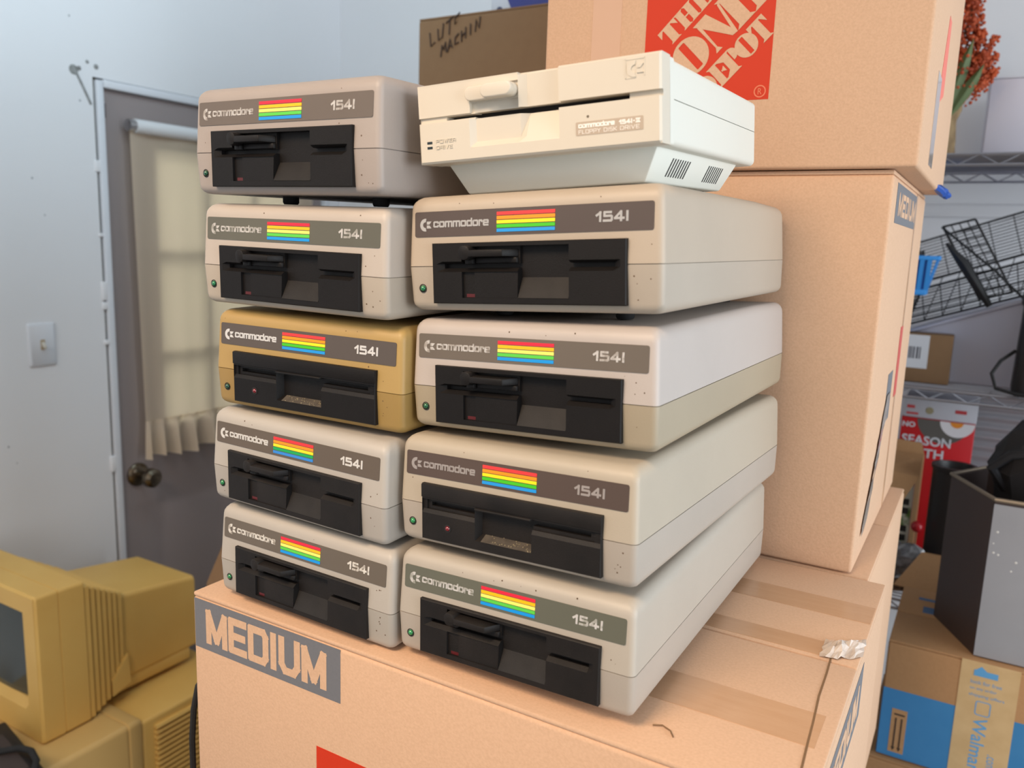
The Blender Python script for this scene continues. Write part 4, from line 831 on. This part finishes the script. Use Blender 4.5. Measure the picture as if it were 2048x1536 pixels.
m = MB(); m.tube([(.14, -.035, .0), (.128, -.034, .05), (.115, -.032, .10), (.095, -.03, .15)], [.006, .010, .011, .003], 8); m.tube([(.095, -.03, .185), (.165, -.036, .07), (.20, -.036, .0)], .0026, 6); obj('folding_leg', m, bk, t)
t = thing('blue_basket', 'bright blue slatted plastic basket beside the left end of the wire rack', 'basket', (-.165, 1.925, 1.4795)); bb = mat('blue_plastic', rgb(52, 142, 218), .4)
m = MB(); m.box(-.07, .012, -.012, .034, 0, .082); obj('basket_bottom', m, bb, t, bevel=.003)
m = MB(); m.box(-.07, .050, -.034, .034, .080, .092); obj('base_rim', m, bb, t, bevel=.002)
m = MB(); m.box(-.07, .068, -.036, .034, .152, .161); obj('top_rim', m, bb, t, bevel=.002)
for k in range(9): x = -.066 + .0138 * k; m = MB(); m.hexa([(x, -.033, .090), (x + .008, -.033, .090), (x + .008, -.029, .090), (x, -.029, .090), (x + .002, -.035, .154), (x + .0105, -.035, .154), (x + .0105, -.031, .154), (x + .002, -.031, .154)]); obj('slat', m, bb, t)
for k in range(4): y = -.026 + .0155 * k; m = MB(); m.hexa([(.046, y, .090), (.050, y, .090), (.050, y + .008, .090), (.046, y + .008, .090), (.062, y, .154), (.066, y, .154), (.066, y + .008, .154), (.062, y + .008, .154)]); obj('slat', m, bb, t)
m = MB(); m.box(-.066, .046, -.029, -.027, .090, .154); obj('inner_wall', m, mat('blue_plastic_deep', rgb(40, 112, 190), .45), t)
t = thing('coffee_maker', 'black appliance with a looping cord at the right end of the middle shelf', 'appliance', (.118, 1.90, ZM)); 
m = MB(); m.loft([[(a, b, z) for a, b in rrect(-.062 + i, .07 - i, -.045 + i, .045 - i, .02, 5)] for z, i in ((0, .002), (.01, 0), (.17, .004), (.178, .0), (.196, 0), (.203, .006))]); obj('housing', m, bl, t, angle=30)
obj('lid', MB().lathe([(.042, .2), (.040, .209), (.02, .214), (.001, .215)], (.004, 0, 0), 'z', 24), bl, t)
obj('cord', MB().tube([(-.062, -.01, .085), (-.085, -.03, .065), (-.098, -.045, .04), (-.088, -.05, .012), (-.055, -.06, .006), (-.02, -.065, .005)], .0035, 8), rubber, t)
# bottom shelf
rd = mat('red_card', rgb(196, 22, 30), .45)
t = thing('red_gift_box', 'red printed box with an egg picture and white capital letters under the middle shelf', 'box', (-.066, 2.02, ZL)); o = (.066, -2.02, -ZL)
obj('box_body', MB(1, o).box(-.14, .005, 2.0, 2.13, ZL, 1.284), rd, t, bevel=.0015)
Fr = lambda a, b, l=0: (a, 1.9996 - l, b)
m = MB(1, o); n = 24; cx_, cz_ = -.057, 1.290
arc = lambda r, a0, a1, c: [(c[0] + r * math.cos(math.radians(a0 + (a1 - a0) * i / n)), c[1] + r * math.sin(math.radians(a0 + (a1 - a0) * i / n))) for i in range(n + 1)]
m.prism([(p, min(q, 1.283)) for p, q in arc(.052, 180, 360, (-.056, 1.284))], lambda u, v, s: Fr(u, v, s), 0, .0003); obj('pan_picture', m, mat('pan_grey', rgb(92, 88, 84), .5), t)
m = MB(1, o); m.prism([(p, min(q, 1.2828)) for p, q in arc(.034, 180, 360, (-.029, 1.284))], lambda u, v, s: Fr(u, v, s), .0003, .0006); e = obj('egg_picture', m, mat('egg_white', rgb(222, 218, 222), .5), t)
m = MB(1, o); m.prism([(p, min(q, 1.2826)) for p, q in arc(.013, 180, 360, (-.03, 1.284))], lambda u, v, s: Fr(u, v, s), .0006, .0009); obj('yolk', m, mat('yolk', rgb(226, 140, 46), .5), e)
m = MB(1, o); text(m, 'SEASON', -.135, 1.224, .098, .021, lambda a, b: Fr(a, b, .0004), bold=.02); text(m, 'OF TH', -.135, 1.196, .086, .021, lambda a, b: Fr(a, b, .0004), bold=.02); text(m, 'NO', -.137, 1.262, .026, .012, lambda a, b: Fr(a, b, .0004), bold=.03); obj('lettering', m, mat('label_white', rgb(206, 208, 214), .5), t, smooth=False)
t = thing('white_carton', 'flat pale grey box with small red marks lying on the red box', 'box', (-.066, 2.06, 1.2845)); 
obj('box_body', MB().box(-.072, .072, -.058, .07, 0, .043), mat('pale_card', rgb(188, 188, 196), .6), t, bevel=.0015)
m = MB(); text(m, '25%', .03, .02, .022, .009, lambda a, b: (a, -.0585, b), bold=.02) if False else m.box(.03, .052, -.0585, -.0582, .018, .026); m.box(-.066, -.05, -.0585, -.0582, .02, .027); m.box(-.066, -.042, -.0585, -.0582, .006, .011); obj('red_print', m, mat('red_print2', rgb(186, 60, 64), .6), t)
m = MB(); m.lathe([(.008, 0), (.008, -.0004), (.006, -.0005)], (-.02, -.0582, .018), 'y', 14); obj('round_print', m, mat('gold_print', rgb(150, 140, 110), .6), t)
t = thing('corrugated_panel', 'silver corrugated panel standing behind the red box', 'panel', (.10, 2.2, ZL)); m = MB(); vs = []; fs = []; n = 120
for i in range(n + 1):
    z = .42 * i / n; d_ = .005 * math.sin(2 * math.pi * z / .024); vs += [(-.12, d_, z), (.22, d_, z), (.22, d_ + .003, z), (-.12, d_ + .003, z)]
for i in range(n): a = 4 * i; fs += [(a, a + 1, a + 5, a + 4), (a + 2, a + 3, a + 7, a + 6), (a + 1, a + 2, a + 6, a + 5), (a + 3, a, a + 4, a + 7)]
m.add(vs, fs); obj('panel_sheet', m, mat('silver_sheet', rgb(160, 160, 164), .4, .3), t)
wk = mat('wicker', rgb(126, 98, 74), .8, noise=.8, nscale=40, col2=rgb(80, 58, 44))
t = thing('wicker_basket', 'small brown wicker basket holding the floral box', 'basket', (-.118, 1.92, ZL + .003)); m = MB()
for k in range(9):
    rr = .043 + .002 * k; n = 40
    m.tube([((rr + .0022 * (1 if (j + k) % 2 else -1)) * math.cos(2 * math.pi * j / n), (rr * .8 + .0022 * (1 if (j + k) % 2 else -1)) * math.sin(2 * math.pi * j / n), .006 + .0088 * k) for j in range(n)], .0046, 6, closed=True)
obj('woven_side', m, wk, t); obj('basket_floor', MB().lathe([(.001, 0), (.042, 0), (.042, .005), (.001, .005)], (0, 0, 0), 'z', 24), wk, t)
t = thing('floral_box', 'white floral gift box with dark four-pane windows standing in the wicker basket', 'gift box', (-.116, 1.912, ZL + .0085)); fm = mat('floral_card', rgb(196, 192, 176), .6, noise=1.0, nscale=34, col2=rgb(96, 122, 58), lo=.52, hi=.6)
obj('box_body', MB().box(-.021, .022, -.014, .022, 0, .235), fm, t, bevel=.001)
for z in (.165, .105):
    m = MB()
    for i in (0, 1):
        for j in (0, 1): m.box(-.013 + .017 * i, .000 + .017 * i, -.0148, -.0142, z + .020 * j, z + .014 + .020 * j)
    obj('window_print', m, mat('window_black', rgb(34, 28, 26), .5), t)
t = thing('kraft_carton', 'flat kraft carton with a pointed flap hanging forward over the floral box', 'cardboard box', (-.115, 1.986, ZL + .003))
obj('carton_body', MB().box(-.055, .03, -.003, .011, 0, .285), card_d, t, bevel=.002)
m = MB()
for q4 in ([(-.055, -.004, .2855), (.03, -.004, .2855), (.028, -.098, .255), (-.05, -.108, .266)], [(.028, -.0981, .255), (-.002, -.115, .19), (-.018, -.117, .185), (-.05, -.1081, .266)]): m.loft([q4, [(p, q + .0005, c + .003) for p, q, c in q4]])
obj('hanging_flap', m, card_d, t, smooth=False)
m = MB(); m.loft([[(-.055, y, .286), (.03, y, .286), (.022, y + .004, .312), (-.045, y + .004, .315)] for y in (-.004, .0)]); obj('raised_flap', m, card_d, t, smooth=False)
t = thing('red_ornament', 'small red ball between the floral box and the brown metal bin', 'ornament', (-.077, 1.862, ZL + .003)); obj('ball', MB().lathe([(.012 * math.sin(math.pi * i / 10) + .0003, .158 - .012 * math.cos(math.pi * i / 10)) for i in range(11)], (0, 0, 0), 'z', 16), mat('ornament_red', rgb(170, 24, 34), .3), t); obj('stick', MB().tube([(0, 0, 0), (0, 0, .147)], .002, 6), wood, t)
# plastic-wrapped bundle in front of the shelf, cartons, metal bin
t, o = carton('carton', 'brown carton at floor level under the blue banded carton, right edge of picture', -.10, .34, 1.44, 1.76, 0, .784, card_d)
t, o = carton('delivery_carton', 'brown carton with a wide blue band and printed kraft tape, below the metal bin', -.081, .33, 1.45, 1.715, .7855, .997, card_d)
blue = mat('blue_ink', rgb(54, 124, 178), .55, noise=.3, nscale=40, col2=rgb(66, 134, 186))
Fc = lambda a, b, l=0: (a, 1.45 - l, b)
m = MB(1, o); m.prism([(-.080, .787), (.329, .787), (.329, .9105), (-.080, .9105)], Fc, 0, .0003); q = obj('blue_band', m, blue, t); q['label'] = 'blue printed band'
m = MB(1, o); m.prism([(1.451, .787), (1.714, .787), (1.714, .9105), (1.451, .9105)], lambda u, v, s: (-.081 - s, u, v), 0, .0003); q = obj('blue_band', m, blue, t); q['label'] = 'blue printed band'
m = MB(1, o); m.prism([(-.063, .796), (-.039, .796), (-.039, .876), (-.063, .876)], Fc, .0003, .0006); ar = obj('arrow_panel', m, card_d, t)
m = MB(1, o)
for a in (-.0565, -.0475): m.box(a, a + .0024, 1.449, 1.4492, .802, .860); m.prism([(a - .002, .806), (a + .0044, .806), (a + .0012, .799)], Fc, .0007, .0009)
m.box(-.059, -.0425, 1.449, 1.4492, .865, .868); obj('arrow_print', m, mat('ink_brown', rgb(62, 44, 34), .6), ar)
kt = mat('kraft_tape', rgb(206, 176, 130), .35, noise=.6, nscale=40, col2=rgb(190, 158, 112), bump=.15, bscale=60)
m = MB(1, o); m.prism([(.029, .788), (.112, .788), (.112, .996), (.029, .996)], Fc, .0004, .0008); tp = obj('printed_tape', m, kt, t); q['label'] = 'blue printed band'
sky_ink = mat('sky_ink', rgb(92, 158, 208), .5); m = MB(1, o); Ft = lambda a, b: Fc(a, b, .001)
for i, (ln, wd) in enumerate((('look for free', .044), ('on any order', .038), ('shipping offers', .05))): text(m, ln, .045, .958 - .0115 * i, wd, .0068, Ft)
m.box(.048, .082, 1.4488, 1.449, .972, .982); m.prism([(.05, .982), (.058, .989), (.066, .982)], lambda a, b, s: Fc(a, b, s), .0009, .001)
text(m, 'Walmart', -.928 + .0, .056, .105, .020, lambda u, v: Fc(v, -u - .027 + .0, .001), bold=.01)
rr_ = rrect(.056, .078, .905, .930, .004, 3); r2 = rrect(.0575, .0765, .9065, .9285, .003, 3); n = len(rr_)
m.add([Ft(*p) for p in rr_ + r2], [(i, (i + 1) % n, n + (i + 1) % n, n + i) for i in range(n)]); text(m, '.com', -.842, .082, .026, .010, lambda u, v: Fc(v, -u, .001))
obj('blue_print', m, sky_ink, tp, smooth=False)
m = MB(1, o); m.box(-.04, -.015, 1.60, 1.63, .9968, .9973); m.box(-.05, .0, 1.66, 1.672, .9968, .9973); obj('blue_print', m, mat('faded_blue', rgb(80, 112, 150), .6), t)
m = MB(1, o); m.loft([[(-.10 + .0, 1.716, .995), (.30, 1.716, .995), (.30, 1.78, 1.05), (-.06, 1.80, 1.045)], [(-.10, 1.719, .992), (.30, 1.719, .992), (.30, 1.783, 1.047), (-.06, 1.803, 1.042)]]); obj('open_flap', m, card_d, t)
t = thing('plastic_bundle', 'crinkled clear plastic wrap bundle in front of the wicker basket', 'plastic wrap', (-.10, 1.845, ZL - .03)); rnd = random.Random(4)
m = MB(); n = 16; loops = []
for k in range(9):
    h = .075 * k / 8; r = .055 * math.sin(math.pi * (.12 + .8 * k / 8)); loops.append([((r + .008 * rnd.random()) * math.cos(2 * math.pi * j / n) * 1.2, (r * .45 + .006 * rnd.random()) * math.sin(2 * math.pi * j / n), h + .008 * rnd.random() + .075) for j in range(n)])
obj('wrap', m.loft(loops), mat('plastic_film', rgb(112, 112, 116), .15, noise=.8, nscale=70, col2=rgb(58, 54, 54), coat=.8), t, smooth=False)
t = thing('metal_bin', 'tall metal bin with silver front and dark brown side, standing on the banded carton', 'bin', (.13, 1.58, .9975)); o = (-.13, -1.58, -.9975)
fp = [(.045, 1.466), (.27, 1.466), (.30, 1.56), (.24, 1.69), (.03, 1.69), (-.022, 1.598)]
def inset(pts, d):
    c = (sum(p[0] for p in pts) / len(pts), sum(p[1] for p in pts) / len(pts)); return [(p[0] + (c[0] - p[0]) * d, p[1] + (c[1] - p[1]) * d) for p in pts]
m = MB(1, o); m.loft([[(a, b, .9975) for a, b in fp], [(a, b, 1.262) for a, b in fp], [(a, b, 1.262) for a, b in inset(fp, .04)], [(a, b, 1.06) for a, b in inset(fp, .05)]], True, True)
obj('bin_shell', m, mat('brown_steel', rgb(72, 60, 58), .45, .2), t, smooth=False)
m = MB(1, o); m.loft([[(.0455, 1.4655, z), (.269, 1.4655, z), (.269, 1.463, z), (.044, 1.463, z)] for z in (1.000, 1.257)]); fpn = obj('front_panel', m, mat('silver_steel', rgb(164, 166, 172), .45, .3, noise=.4, nscale=8, col2=rgb(148, 150, 156)), t); fpn['label'] = 'silver front panel'
m = MB(1, o); pts = [(a, b, 1.2635) for a, b in fp]; m.tube(pts, .0035, 8, closed=True); obj('rim', m, mat('rim_brass', rgb(150, 136, 118), .4, .6), t)
m = MB(1, o); rnd = random.Random(6)
for k in range(7): m.lathe([(.001 + .0012 * rnd.random(), 0), (.0004, -.0004)], (.05 + .05 * rnd.random() ** 2, 1.4630, 1.10 + .14 * rnd.random()), 'y', 7)
obj('paint_chip', m, mat('chip_white', rgb(214, 214, 210), .7), fpn)
t = thing('black_pot', 'round black pot with rim on the low wire shelf behind the metal bin', 'pot', (-.022, 1.902, ZL + .003)); 
m = MB(); m.lathe([(.001, 0), (.034, 0), (.041, .01), (.041, .282), (.044, .284), (.044, .292), (.037, .292), (.033, .275), (.001, .27)], (0, 0, 0), 'z', 30); obj('pot_body', m, bl, t, angle=30)
obj('handle', MB().tube([(.034, -.015, .262), (.052, -.02, .270), (.060, -.02, .25), (.060, -.02, .21)], .005, 8), bl, t)
q = obj('blue_strip', MB().box(.014, .020, -.0405, -.034, .20, .28), mat('strip_navy', rgb(40, 56, 96), .35), t); q['label'] = 'navy strip'
t = thing('black_bag', 'crumpled black bag rising from the metal bin at the right edge of the picture', 'bag', (.12, 1.585, 1.0625)); rnd = random.Random(12)
m = MB(); n = 14; loops = []
for k, (h, r) in enumerate(((0, .05), (.10, .055), (.19, .058), (.225, .07), (.255, .066), (.285, .05), (.305, .035), (.315, .012))):
    loops.append([((r + .014 * rnd.random()) * math.cos(2 * math.pi * j / n) * 1.15, (r * .9 + .012 * rnd.random()) * math.sin(2 * math.pi * j / n), h + .012 * rnd.random()) for j in range(n)])
obj('bag_cloth', m.loft(loops), mat('black_cloth', rgb(24, 24, 28), .7), t, smooth=False); obj('strap', MB().tube([(-.06, -.03, .20), (-.085, -.045, .235), (-.06, -.05, .262), (-.02, -.05, .27)], .008, 8), mat('black_cloth', 0), t)
